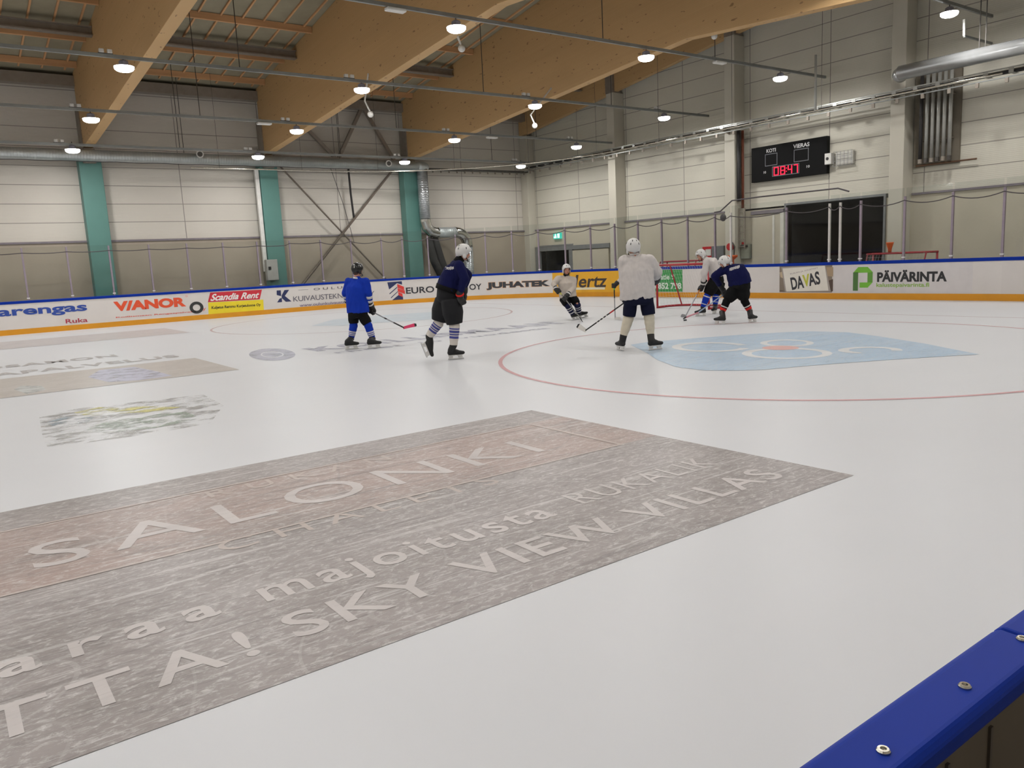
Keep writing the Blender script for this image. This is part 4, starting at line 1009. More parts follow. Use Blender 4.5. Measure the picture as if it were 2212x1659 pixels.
def seg7(ch, u0, u1, v0, v1):
    out = []; tu, tv = 0.014, 0.026; vm = (v0+v1)/2
    B = {'a': (u0, u1, v1-tv, v1), 'g': (u0, u1, vm-tv/2, vm+tv/2), 'd': (u0, u1, v0, v0+tv), 'f': (u0, u0+tu, vm, v1), 'b': (u1-tu, u1, vm, v1), 'e': (u0, u0+tu, v0, vm), 'c': (u1-tu, u1, v0, vm)}
    for k in SEG[ch]:
        a, b, c, d = B[k]; out.append(([(a, c), (b, c), (b, d), (a, d)], [(0, 1, 2, 3)]))
    return out
pc = []
for ch, u0, u1 in (('0', .315, .385), ('8', .405, .472), ('4', .505, .565), ('7', .585, .640)): pc += seg7(ch, u0, u1, .125, .36)
for v in (.19, .28): pc.append(([(.482, v), (.494, v), (.494, v+.025), (.482, v+.025)], [(0, 1, 2, 3)]))
sflat('clock_digits', emit('led_red', (1.0, 0.015, 0.06), 1.3), pc)
p = on_x(1789, 343, 24.1)
t = thing('small_wall_box', 'small white box at the right edge of the scoreboard', 'box', p)
MB().bx(24.05, 24.29, p.y-0.13, p.y+0.10, p.z-0.18, p.z+0.17).build('box_body', white_plastic, t, bevel=0.01)
MB().tube([(24.055, p.y, p.z), (24.04, p.y, p.z)], 0.05, 12).build('horn', pdark, t)
p = on_x(1820, 341, 24.1)
t = thing('caged_lamp', 'white rectangular lamp behind a wire cage right of the scoreboard', 'lamp', p)
MB().bx(24.18, 24.29, p.y-0.30, p.y+0.28, p.z-0.2, p.z+0.2).build('lamp_body', mat('cage_white', (206, 204, 196), rough=0.5), t)
m = MB()
for k in range(6): m.bx(24.08, 24.09, p.y-0.32+0.125*k, p.y-0.31+0.125*k, p.z-0.24, p.z+0.22)
for k in range(4): m.bx(24.08, 24.09, p.y-0.32, p.y+0.315, p.z-0.24+0.15*k, p.z-0.23+0.15*k)
for a in (-0.32, 0.305):
    for b in (-0.24, 0.21): m.bx(24.08, 24.29, p.y+a, p.y+a+0.01, p.z+b, p.z+b+0.01)
m.build('wire_cage', mat('cage_wire', (150, 150, 148), rough=0.4, metal=0.6), t)

# ------------------------------------------------------------------ goals
goal_red = mat('goal_red', (160, 26, 38), rough=0.4)
net_m = mat('goal_net', (214, 208, 204), rough=0.8)
def goal(x, y, rot, label, z0=0.0):
    t = thing('hockey_goal', label, 'goal', (x, y, z0), 'hockey goals'); W2, H, D, R = 0.93, 1.22, 1.05, 0.03
    def P(a, b, c): # a back depth, b sideways, c height
        v = Matrix.Rotation(rot, 3, 'Z') @ Vector((a, b, c)); return Vector((x, y, z0))+v
    for sgn, in ((1,), (-1,)): MB().tube([P(0, sgn*W2, 0.0), P(0, sgn*W2, H)], R, 12).build('goal_post', goal_red, t, smooth=True)
    MB().tube([P(0, W2+R, H), P(0, -W2-R, H)], R, 12).build('crossbar', goal_red, t, smooth=True)
    base = [P(0, W2, .03), P(.5, W2+.06, .03), P(.85, W2-.05, .03), P(D, W2-.35, .03), P(D, -W2+.35, .03), P(.85, -W2+.05, .03), P(.5, -W2-.06, .03), P(0, -W2, .03)]
    MB().tube(base, R, 10).build('base_frame', goal_red, t, smooth=True)
    top = [P(0, W2, H), P(.35, W2, H), P(.5, W2-.15, H), P(.52, -W2+.15, H), P(.35, -W2, H), P(0, -W2, H)]
    MB().tube(top, 0.022, 10).build('top_frame', goal_red, t, smooth=True)
    for sgn in (1, -1): MB().tube([P(.45, sgn*(W2-.08), H), P(.9, sgn*(W2-.12), .03)], 0.02, 8).build('rear_strut', goal_red, t)
    m = MB(); r = 0.0019
    def line(a, b): m.tube([a, b], r, 4, caps=False)
    n = 18
    for i in range(n+1):   # back net
        u = i/n; b = -W2+.12+(2*W2-.24)*u; line(P(.5, b, H), P(D-.04, b*1.0, .03))
    for j in range(12):
        v = j/12; a = .5+(D-.04-.5)*v; zz = H*(1-v)+.03*v; line(P(a, -W2+.08, zz), P(a, W2-.08, zz))
    for sgn in (1, -1):    # side nets
        for j in range(1, 12):
            v = j/12; zz = H*(1-v)+.03*v; line(P(0, sgn*W2, zz), P(.45+.5*v, sgn*(W2-.08), zz))
        for i in range(1, 7):
            u = i/7; line(P(.45*u, sgn*(W2-.03*u), H), P(.95*u, sgn*(W2-.05*u), .03))
    for i in range(1, 5): line(P(.5*i/5, -W2, H-.01), P(.5*i/5, W2, H-.01))
    m.build('net', net_m, t); return t
goal(GX, GY, 0.0, 'red framed hockey goal on the ice behind the bent players')
goal(22.75, 11.75, math.pi, 'spare red goal behind the boards in front of the dark doorway')
goal(22.4, 19.6, math.pi, 'spare red goal behind the boards beyond the goal on the ice')
# orange bucket-like cone hanging by the right spare goal, second one near the bent players
om = mat('orange_plastic', (226, 98, 36), rough=0.45)
p = on_x(1922, 536, 22.75); tag(MB().lathe((p.x, p.y, 1.25), [(0.03, 0), (0.05, 0.0), (0.055, 0.1), (0.10, 0.25), (0.11, 0.29), (0.09, 0.29)], 16).build('orange_cone', om, smooth=True), 'orange funnel shaped cone standing on the right spare goal', 'cone')
p = on_x(1582, 565, 22.3); tag(MB().lathe((p.x, p.y, 0), [(0.2, 0), (0.2, 0.03), (0.12, 0.05), (0.06, 1.2), (0.18, 1.3), (0.18, 1.36), (0.02, 1.36)], 16).build('orange_cone', om, smooth=True), 'orange cone behind the boards beside the bent navy player', 'cone')

# ------------------------------------------------------------------ people
Z3 = Vector((0, 0, 1))
SKIN = mat('skin', (196, 138, 112), rough=0.55, var=0.05, scale=8)
FACE_RED = mat('flushed_lips', (150, 76, 68), rough=0.5)
EYE_M = mat('eye_dark', (36, 28, 26), rough=0.3)
HAIR = mat('brown_hair', (62, 42, 32), rough=0.8, var=0.25, scale=40)
RUBBER = mat('black_leather', (12, 12, 13), rough=0.6, var=0.2, scale=10)
GLOVE_BLACK = mat('black_glove', (12, 12, 13), rough=0.6, var=0.2, scale=12)
HOLDER = mat('blade_holder', (212, 210, 206), rough=0.4)
BLADE = mat('skate_steel', (186, 188, 190), rough=0.25, metal=1.0)
STRAP = mat('black_strap', (20, 20, 20), rough=0.6)
VISOR = glass_mat('clear_visor', (0.95, 0.96, 0.97), 0.12)
VENT = mat('helmet_vent', (32, 32, 34), rough=0.6)
def cloth(name, rgb, **k): return mat(name, rgb, rough=0.85, var=k.get('var', 0.05), scale=14, bump=0.12, bscale=60, spec=0.2)
def head_basis(F):
    F = F.normalized(); R = F.cross(Z3).normalized(); U = R.cross(F); return R, F, U
def helmet(par, C, F, m_shell, visor=True, chin=True, cage=False, scale=1.0):
    R, F, U = head_basis(F); C0 = C + U*0.02*scale
    rx, ry, rz = 0.110*scale, 0.134*scale, 0.126*scale
    def lowest(a):  # a=0 front ... pi back
        t = abs(a)/math.pi
        return math.radians(12 - 46*min(1, max(0, (t-0.24)/0.18)) - 20*max(0, (t-0.6)/0.4))
    def P(a, e, k):
        rid = 1.0 + 0.02*math.cos(6*a)*math.cos(e)**2 + (0.018 if abs(math.sin(a)) < 0.30 and e > 0.35 else 0)
        return C0 + (F*ry*math.cos(a)*math.cos(e) + R*rx*math.sin(a)*math.cos(e) + U*rz*math.sin(e))*(k*rid)
    m = MB(); n, k = 36, 10; vs = []
    for side, kk in ((0, 1.0), (1, 0.90)):
        for i in range(n):
            a = -math.pi+2*math.pi*i/n; lo = lowest(a)
            for j in range(k+1):
                e = lo+(math.pi/2-lo)*j/k; vs.append(P(a, min(e, math.pi/2-0.01), kk))
    w = k+1; fs = []
    for side in (0, 1):
        o = side*n*w
        for i in range(n):
            i2 = (i+1) % n
            for j in range(k):
                q = (o+i*w+j, o+i2*w+j, o+i2*w+j+1, o+i*w+j+1); fs.append(q if side == 0 else tuple(reversed(q)))
    for i in range(n): i2 = (i+1) % n; fs.append((i*w, n*w+i*w, n*w+i2*w, i2*w))
    m.add(vs, fs)
    hel = m.build('helmet', m_shell, par, smooth=True)
    m = MB()
    for a, e in ((0.35, 0.75), (-0.35, 0.75), (2.75, 0.75), (-2.75, 0.75), (1.4, 0.45), (-1.4, 0.45), (2.5, 0.3), (-2.5, 0.3)):
        c = P(a, e, 1.005); nn = (c-C0).normalized(); s_ = (P(a+0.05, e, 1.0)-P(a-0.05, e, 1.0)).normalized(); u_ = nn.cross(s_)
        m.ell(c, s_*0.008, nn*0.004, u_*0.022, 8, 4)
    m.build('vent_slots', VENT if m_shell.name != 'helmet_black' else HOLDER, hel, smooth=True)
    m = MB()
    for sg in (-1, 1): m.ell(C0 - U*0.070*scale + R*sg*0.092*scale + F*0.004, R*0.016, F*0.036, U*0.046, 10, 6)
    m.build('ear_guard', m_shell, hel, smooth=True)
    if visor:
        vs = []; fs = []
        for i in range(13):
            a = math.radians(-80+160*i/12)
            for kk, e in ((1.08, 0.22), (1.12, -0.75)): vs.append(C0 + F*ry*math.cos(a)*kk*math.cos(e*0.6) + R*rx*math.sin(a)*kk + U*rz*math.sin(e))
        fs = [(2*i, 2*i+2, 2*i+3, 2*i+1) for i in range(12)]
        MB().add(vs, fs).build('visor', VISOR, hel, smooth=True)
    if chin:
        pts = [C0 + R*0.095*scale - U*0.06, C0 + R*0.06 + F*0.075 - U*0.135, C0 + F*0.092 - U*0.15, C0 - R*0.06 + F*0.075 - U*0.135, C0 - R*0.095*scale - U*0.06]
        MB().tube(pts, 0.008, 6).build('chin_strap', STRAP, hel)
    return hel
def add_head(mb, C, F, scale=1.0):
    R, F, U = head_basis(F); s = scale
    mb.ell(C + U*0.02*s - F*0.008*s, R*0.076*s, F*0.094*s, U*0.098*s)           # cranium
    mb.ell(C - U*0.052*s + F*0.024*s, R*0.058*s, F*0.066*s, U*0.062*s)          # jaw
    mb.ell(C - U*0.100*s + F*0.056*s, R*0.024*s, F*0.022*s, U*0.020*s)          # chin
    mb.ell(C - U*0.024*s + F*0.100*s, R*0.013*s, F*0.020*s, U*0.026*s)          # nose
    mb.ell(C + U*0.012*s + F*0.080*s, R*0.055*s, F*0.014*s, U*0.012*s)          # brow
    for sg in (-1, 1):
        mb.ell(C - U*0.012*s + R*sg*0.080*s - F*0.006*s, R*0.010*s, F*0.020*s, U*0.030*s)   # ears
        mb.ell(C - U*0.032*s + R*sg*0.040*s + F*0.062*s, R*0.026*s, F*0.022*s, U*0.024*s)   # cheeks
def face_parts(par, C, F, scale=1.0):
    R, F, U = head_basis(F); s = scale; m = MB()
    for sg in (-1, 1): m.ell(C - U*0.006*s + R*sg*0.031*s + F*0.086*s, R*0.013*s, F*0.007*s, U*0.007*s, 10, 6)
    m.build('eyes', EYE_M, par, smooth=True)
    MB().ell(C - U*0.072*s + F*0.087*s, R*0.022*s, F*0.008*s, U*0.007*s, 10, 6).build('mouth', FACE_RED, par, smooth=True)
def skate(par, P, d, up, shin, boot_m=None, lace=None, L=1.0):
    """P: middle of the steel on the ice, d: heel to toe, shin: where the boot top sits on the shin"""
    up = Vector(up).normalized(); d = Vector(d); d = (d-up*d.dot(up)).normalized(); s = up.cross(d)
    def q(x, z, y=0): return P + d*(x*L) + up*(z*L) + s*(y*L)
    ank = q(-0.075, 0.155)
    m = MB()
    m.capsule(ank, shin, 0.056*L, 0.062*L); m.capsule(q(-0.095, 0.118), q(-0.06, 0.125), 0.044*L, 0.048*L); m.capsule(q(-0.05, 0.125), q(0.09, 0.108), 0.048*L, 0.038*L); m.ell(q(0.115, 0.108), d*0.042*L, s*0.042*L, up*0.032*L)
    m.capsule(ank, q(0.03, 0.125), 0.054*L, 0.040*L)
    b = skin(m, 'skate', boot_m or RUBBER, par, 0.012, 2)
    m = MB(); m.box(q(-0.01, 0.072), (0.24*L, 0.055*L, 0.016*L), Matrix((d, s, up)).transposed())
    m.prism([q(-0.115, 0.066, -0.012), q(-0.045, 0.066, -0.012), q(-0.055, 0.018, -0.012), q(-0.115, 0.022, -0.012)], s*0.024*L); m.prism([q(0.03, 0.066, -0.012), q(0.11, 0.066, -0.012), q(0.12, 0.020, -0.012), q(0.045, 0.018, -0.012)], s*0.024*L)
    m.prism([q(-0.125, 0.026, -0.010), q(0.13, 0.026, -0.010), q(0.135, 0.012, -0.010), q(-0.13, 0.012, -0.010)], s*0.020*L)
    m.build('blade_holder', HOLDER, b)
    m = MB(); m.prism([q(-0.135, 0.014, -0.002), q(0.14, 0.014, -0.002), q(0.13, 0.002, -0.002), q(0.09, 0.0, -0.002), q(-0.10, 0.0, -0.002), q(-0.13, 0.003, -0.002)], s*0.004*L)
    m.build('runner', BLADE, b)
    if lace:
        m = MB()
        for k in range(3):
            c = ank.lerp(shin, 0.25+0.3*k) + d*0.056*L; m.tube([c - s*0.035, c + d*0.008, c + s*0.035], 0.005, 5)
        m.build('laces', lace, b)
    return b
def glove(par, G, ax, Wr, m=None, cuff=None, name='glove', size=1.0):
    """hockey glove closed round a shaft at G (direction ax), wrist at Wr: palm, four fingers and a thumb"""
    ax = Vector(ax).normalized(); G = Vector(G); Wr = Vector(Wr)
    w = G - Wr; w = (w - ax*w.dot(ax))
    if w.length < 1e-3: w = ax.orthogonal()
    w.normalize(); n = ax.cross(w)              # w: from wrist to shaft, n: back of the hand side
    z = size; mb = MB()
    back = G - w*0.015*z + n*0.045*z
    mb.capsule(Wr, Wr.lerp(back, 0.45), 0.062*z, 0.056*z)                                    # cuff
    for i in (-1, 0, 1): mb.capsule(Wr.lerp(back, 0.35)+ax*0.022*i*z, back + ax*0.028*i*z, 0.034*z, 0.031*z)   # back of hand
    for i, ln in zip((-1.5, -0.5, 0.5, 1.5), (0.86, 1.0, 0.96, 0.78)):
        o = ax*0.027*i*z; pts = []
        for k in range(4):
            t = math.radians(70 - 80*k*ln); pts.append(G + o + (n*math.sin(t) + w*math.cos(t))*0.044*z)
        pr = back + o*1.0
        for k, pt in enumerate(pts):
            mb.capsule(pr, pt, 0.022*z, 0.019*z - 0.001*k); pr = pt
    t0 = Wr.lerp(G, 0.55) - ax*0.05*z; t1 = G - ax*0.052*z - n*0.03*z - w*0.02*z; t2 = G - ax*0.03*z - n*0.046*z + w*0.015*z
    mb.capsule(t0, t1, 0.026*z, 0.023*z); mb.capsule(t1, t2, 0.023*z, 0.019*z)
    g = skin(mb, name, m or GLOVE_BLACK, par, 0.010, 2)
    if cuff:
        d = (Wr-back).normalized(); MB().tube([Wr - d*0.030, Wr + d*0.002], 0.0665*z, 14).build('cuff_stripe', cuff, g, smooth=True)
    return g
def stick(label, butt, heel, toe, shaft_m, blade_m, grip_m=None, tip_m=None, bands=(), up=None, h=0.075):
    butt, heel, toe = Vector(butt), Vector(heel), Vector(toe)
    t = thing('hockey_stick', label, 'hockey stick', heel, 'hockey sticks')
    MB().bar(butt, heel, 0.026, 0.022).build('shaft', shaft_m, t, bevel=0.004)
    d = (heel-butt).normalized()
    if grip_m: MB().bar(butt - d*0.01, butt + d*0.16, 0.031, 0.028).build('grip_tape', grip_m, t)
    for k, (a, b, mm) in enumerate(bands):
        MB().bar(butt.lerp(heel, a), butt.lerp(heel, b), 0.0275, 0.0235).build('shaft_marking', mm, t)
    f = (toe-heel).normalized(); u = -d; u = (u - f*u.dot(f)).normalized() if up is None else Vector(up); s = f.cross(u); L = (toe-heel).length
    def blade(t0, t1, name, mm):
        m = MB(); vs = []; k = 8
        for i in range(k+1):
            x = t0+(t1-t0)*i/k; c = heel + f*L*x + s*0.018*math.sin(math.pi*0.5*x)
            hh = h*(0.75+0.35*x if x < 0.85 else 1.05-1.6*(x-0.85))
            lo = 0.0 if x < 0.85 else h*0.9*(x-0.85)
            for o, z in ((-0.006, lo-h*0.35), (0.006, lo-h*0.35), (0.006, hh-h*0.35), (-0.006, hh-h*0.35)): vs.append(c + s*o + u*z)
        fs = [(4*i+j, 4*i+(j+1) % 4, 4*i+4+(j+1) % 4, 4*i+4+j) for i in range(k) for j in range(4)] + [(3, 2, 1, 0), tuple(4*k+j for j in range(4))]
        m.add(vs, fs).build(name, mm, t)
    if tip_m: blade(-0.08, 0.84, 'blade', blade_m); blade(0.84, 1.0, 'blade_tip', tip_m)
    else: blade(-0.08, 1.0, 'blade', blade_m)
    return t
def along(p, a, b): d = b-a; return (p-a).dot(d)/d.length_squared

def person(label, D, J, face, hw, hd, mats, skates, head_F=None, hs=1.0, girth=1.0, leg_r=(0.10, 0.10), sock_r=(0.084, 0.056), collar=None, wr=0.013, stripes=None, sleeve_stripes=None, helm=None, helm_kw=None, gloves=None, laces=None, hair=False, boot=None, pants_low=None, waist_m=None, neck_guard=None):
    """J: joints as (px, py, depth offset); a = side on the left of the photo, b = right"""
    def j(k): v = J[k]; return on_depth(v[0], v[1], D+(v[2] if len(v) > 2 else 0))
    fa = math.radians(face); F = NH*math.cos(fa)+RH*math.sin(fa)
    HF = head_F or F
    q = {k: j(k) for k in J}
    hip = q['hip']; base = Vector((hip.x, hip.y, 0))
    t = thing('person', label, 'person', base, 'hockey players')
    sh = (q['sa']+q['sb'])/2; across = (q['sb']-q['sa']).normalized()
    spine = [q['hem'], q['mid'], q['chest'], sh.lerp(q['neck'], 0.2)]
    # ---- body: one continuous skin
    m = MB(); add_head(m, q['head'], HF, hs)
    R_, F_, U_ = head_basis(HF)
    m.capsule(q['head'] - U_*0.07 - F_*0.015, q['neck'], 0.052, 0.058)
    m.capsule(q['neck'], sh, 0.06, 0.07)
    def rings(pts, ws, ds, power=2.3):
        out = []
        for i, p in enumerate(pts):
            tg = (pts[min(i+1, len(pts)-1)]-pts[max(i-1, 0)]).normalized()
            r = (across - tg*across.dot(tg)).normalized(); f = tg.cross(r)
            out.append((p, r*ws[i], f*ds[i]))
        return out
    m.loft(rings([hip.lerp(q['hem'], 0.7)]+spine[1:], [0.12, 0.13, 0.15, 0.12], [0.09, 0.10, 0.10, 0.07]))
    for s in 'ab':
        m.capsule(sh, q['s'+s], 0.06, 0.055); m.capsule(q['s'+s], q['e'+s], 0.052, 0.042); m.capsule(q['e'+s], q['w'+s], 0.042, 0.030)
        m.capsule(q['w'+s], q['w'+s].lerp(q['g'+s], 0.55), 0.028, 0.02)
        m.capsule(q['h'+s], q['p'+s], 0.055, 0.045); m.capsule(q['p'+s], q['k'+s], 0.045, 0.042); m.capsule(q['k'+s], q['n'+s], 0.042, 0.034); m.capsule(hip+Z3*0.05, q['h'+s], 0.055, 0.055)
    body = skin(m, 'body', SKIN, t, 0.014, 2)
    face_parts(body, q['head'], HF, hs)
    if hair:
        m = MB(); m.ell(q['head'] - U_*0.055*hs - F_*0.045*hs, R_*0.078*hs, F_*0.056*hs, U_*0.055*hs); m.build('hair', HAIR, body, smooth=True)
    # ---- jersey
    jm = mats['jersey']; m = MB()
    ws = [hw*1.0, hw*0.98, hw*0.94, hw*0.60]; ds = [hd, hd*0.98, hd*0.92, hd*0.50]
    m.loft(rings(spine, ws, ds), 28, 2.3)
    for s in 'ab':
        m.capsule(sh.lerp(q['s'+s], 0.35), q['s'+s], 0.105*girth, 0.098*girth); m.capsule(q['s'+s], q['e'+s], 0.100*girth, 0.086*girth); m.capsule(q['e'+s], q['w'+s].lerp(q['e'+s], 0.08), 0.086*girth, 0.062*girth)
    m.capsule(sh, q['neck'].lerp(sh, 0.12), 0.092, 0.074)
    jms = [jm]
    jer = skin(m, 'jersey', jms, t, 0.013, 5, wr, 8.0)
    if sleeve_stripes:
        for s in 'ab':
            for lo, hi in sleeve_stripes[1]:
                a, b = q['e'+s], q['w'+s].lerp(q['e'+s], 0.08); r0, r1 = 0.086*girth, 0.062*girth; d_ = (b-a).normalized(); u0 = d_.orthogonal().normalized(); w0 = d_.cross(u0)
                MB().loft([(a.lerp(b, u), u0*(k_+r0+(r1-r0)*u), w0*(k_+r0+(r1-r0)*u)) for u, k_ in ((lo, -0.004), (lo, 0.005), ((lo+hi)/2, 0.006), (hi, 0.005), (hi, -0.004))], 20).build('sleeve_stripe', sleeve_stripes[0], jer, smooth=True)
    if neck_guard:
        nd = (q['head']-q['neck']).normalized()
        MB().tube([q['neck']-nd*0.03, q['neck']+nd*0.02, q['neck']+nd*0.06+F_*0.02], [0.085, 0.072, 0.070], 18).build('neck_guard', neck_guard, t, smooth=True)
    m = MB(); dn = (q['head']-q['neck']).normalized()
    m.tube([q['neck'] - dn*0.02, q['neck'] + dn*0.012], [0.080, 0.070], 20).build('collar', collar or jm, jer, smooth=True)
    # ---- padded shorts
    m = MB(); low = q['hem'].lerp(q['mid'], -0.12)
    m.loft(rings([q['hem'].lerp(q['mid'], 0.25), hip, hip.lerp((q['ka']+q['kb'])/2, 0.18)], [hw*0.86, hw*0.84, hw*0.72], [hd*0.95, hd*1.0, hd*0.85]), 24, 2.4)
    for s in 'ab':
        a, b = q['h'+s], q['p'+s]; tg = (b-a).normalized(); r = (across-tg*across.dot(tg)).normalized(); f = tg.cross(r)
        m.loft([(a-tg*0.04, r*leg_r[0]*0.95, f*leg_r[0]*1.1), (a.lerp(b, 0.5), r*leg_r[0]*1.03, f*leg_r[0]*1.15), (b, r*leg_r[1], f*leg_r[1]*1.1)], 20, 2.3)
    skin(m, 'padded_shorts', mats['pants'], t, 0.014, 4, 0.004, 7.0)
    if waist_m:
        MB().loft(rings([q['hem'].lerp(q['mid'], -0.15), q['hem'].lerp(q['mid'], 0.35)], [hw*0.98, hw*1.03], [hd*1.05, hd*1.05]), 28, 2.3).build('belt', waist_m, t, smooth=True)
    # ---- socks: ring by ring, so that the knitted stripes end cleanly
    for s in 'ab':
        a, k, b = q['p'+s].lerp(q['h'+s], 0.40), q['k'+s], q['n'+s]
        ctrl = [(a, sock_r[0]*0.86), (q['p'+s], sock_r[0]*0.95), (k, sock_r[0]), (k.lerp(b, 0.25), sock_r[0]*0.95), (k.lerp(b, 0.5), sock_r[0]*0.88), (k.lerp(b, 0.75), (sock_r[0]+sock_r[1])/2*0.97), (b, sock_r[1])]
        sm = [mats['sock']] + [st[0] for st in (stripes or [])]
        rs = []; us = []; nn = 66; tg = (b-k).normalized(); u0 = tg.orthogonal().normalized(); w0 = tg.cross(u0)
        segs = [(-0.6+1.6*i/nn) for i in range(nn+1)]
        cu = [-0.6, -0.12, 0, .25, .5, .75, 1.0]
        for u in segs:
            i = max(x for x in range(6) if cu[x] <= u+1e-6); f = (u-cu[i])/(cu[i+1]-cu[i])
            p = ctrl[i][0].lerp(ctrl[i+1][0], f); r = ctrl[i][1]*(1-f)+ctrl[i+1][1]*f
            r *= 1+0.02*math.sin(u*21)+0.012*noise.noise(Vector((u*9, p.x*7, p.y*7)))
            rs.append((p, u0*r, w0*r)); us.append(u)
        m = MB(); n = 20; vs = []
        for c, A, B in rs:
            for jx in range(n): vs.append(c + A*math.cos(2*math.pi*jx/n) + B*math.sin(2*math.pi*jx/n))
        for i in range(nn):
            u = (us[i]+us[i+1])/2; m.mi = 0
            for ix, st in enumerate(stripes or []):
                if any(lo < u < hi for lo, hi in st[1]): m.mi = ix+1
            m.add(vs[i*n:(i+2)*n], [(jx, (jx+1) % n, n+(jx+1) % n, n+jx) for jx in range(n)])
        m.build('sock', sm, t, smooth=True)
    # ---- skates, gloves, helmet
    for s, (P, d, up) in zip('ab', skates): skate(t, P, d, up, q['n'+s], boot, laces)
    for s, g in zip('ab', gloves or (None, None)):
        if g is not None: glove(t, q['g'+s], g[0], q['w'+s], g[1] if len(g) > 1 else None, g[2] if len(g) > 2 else None)
    helmet(t, q['head'], HF, helm, scale=hs, **(helm_kw or {}))
    return t, jer, q
def back_print(par, px0, py0, px1, py1, m, D, name='back_print'):
    """small white print lying on the cloth"""
    from mathutils.bvhtree import BVHTree
    L = wloc(par); vs = [v.co+L for v in par.data.vertices]; bvh = BVHTree.FromPolygons(vs, [tuple(p.vertices) for p in par.data.polygons])
    mb = MB(); n = 9
    for i in range(n):
        pts = []
        for u, v in ((i/n, 0.1+0.25*random.random()), ((i+0.78)/n, 0.1+0.2*random.random()), ((i+0.88)/n, 0.75+0.3*random.random()), ((i+0.15)/n, 0.7+0.3*random.random())):
            x = px0+(px1-px0)*u; y = py0+(py1-py0)*u + (v-0.5)*8.5
            d = ray(x, y).normalized(); h = bvh.ray_cast(EYE, d)
            if h[0] is None: pts = None; break
            pts.append(h[0] + h[1]*0.006)
        if pts: mb.poly(pts)
    if mb.v: mb.build(name, m, par)

white_h = mat('helmet_white', (206, 204, 201), rough=0.35); black_h = mat('helmet_black', (10, 10, 11), rough=0.3)
ROYAL = cloth('royal_blue_knit', (14, 50, 160)); NAVY = cloth('navy_knit', (10, 14, 62)); CREAM = cloth('cream_jersey', (188, 177, 166)); WHITEJ = cloth('white_jersey', (198, 191, 187)); WHITEC = cloth('white_cloth', (205, 201, 198))
BLACKC = cloth('black_cloth', (10, 10, 11)); NAVYP = cloth('navy_shorts', (12, 15, 40)); BEIGE = cloth('beige_sock', (206, 196, 176)); OFFW = cloth('off_white_sock', (204, 196, 188)); BLUEL = cloth('blue_letters', (72, 76, 140)); REDC = cloth('red_band', (214, 48, 44)); DNAVY = cloth('dark_navy_sock', (22, 26, 56))
CARBON = mat('carbon_shaft', (26, 26, 28), rough=0.3); SILVER = mat('silver_shaft', (160, 160, 164), rough=0.35, metal=0.5); WHITE_TAPE = mat('white_tape', (214, 210, 204), rough=0.8); PINKT = mat('pink_blade', (206, 44, 92), rough=0.6); PALEP = mat('pale_pink_blade', (222, 150, 160), rough=0.6); BLACKT = mat('black_tape', (24, 24, 26), rough=0.8); REDB = mat('red_marking', (196, 40, 44), rough=0.4); GREENT = mat('green_grip', (84, 200, 90), rough=0.6); YELT = mat('yellow_grip', (206, 200, 90), rough=0.6)
def dirv(r, n, z=0): return (RH*r + NH*n + Z3*z)

# 1 -- blue shirted player seen from behind, left of the group
D = 15.55
def jj(px, py, dd=0.0): return on_depth(px, py, D+dd)
butt, heel, toe = jj(750, 646, .30), jj(873, 708, -.05), jj(900, 703.5, -.02)
ax = (heel-butt).normalized()
J = dict(head=(772, 582.5, 0), neck=(771, 600, 0), sa=(753, 609, .08), sb=(790, 609, -.06), ea=(745, 633, .12), wa=(750, 650, .24), ga=(755, 649, .285), eb=(796, 633, -.08), wb=(799.5, 655, .02), gb=(804, 673, .125),
         hem=(773.5, 676, 0), mid=(771, 650, 0), chest=(771, 620, 0), hip=(773, 682, 0), ha=(763, 684, .03), hb=(785, 684, -.03), pa=(764, 699, .02), pb=(794, 699.5, -.04), ka=(764, 702, .02), kb=(795, 702, -.04), na=(758.8, 731, .02), nb=(805, 732, -.02))
person('person in a royal blue jersey and black helmet seen from behind, holding a stick', D, J, 35, 0.232, 0.165, dict(jersey=ROYAL, pants=BLACKC, sock=ROYAL),
       [(on_z(760, 754.5), dirv(.85, .35), (0, 0, 1)), (on_z(808.5, 752.5), dirv(.9, .3), (0, 0, 1))], head_F=dirv(.75, .62), hs=0.96, girth=0.84, leg_r=(.098, .088), sock_r=(.082, .052), collar=WHITEC,
       stripes=[(WHITEC, [(.45, .54), (.60, .67), (.72, .78)])], sleeve_stripes=(WHITEC, [(.25, .52), (.72, .95)]), helm=black_h, gloves=[(ax,), (ax, GLOVE_BLACK, WHITEC)], laces=WHITEC, hair=True)
stick('stick with a dark pink blade held by the blue shirted player', butt, heel, toe, SILVER, PINKT, BLACKT, BLACKT, bands=((.66, .70, CARBON), (.82, 1.0, CARBON)), h=0.07)

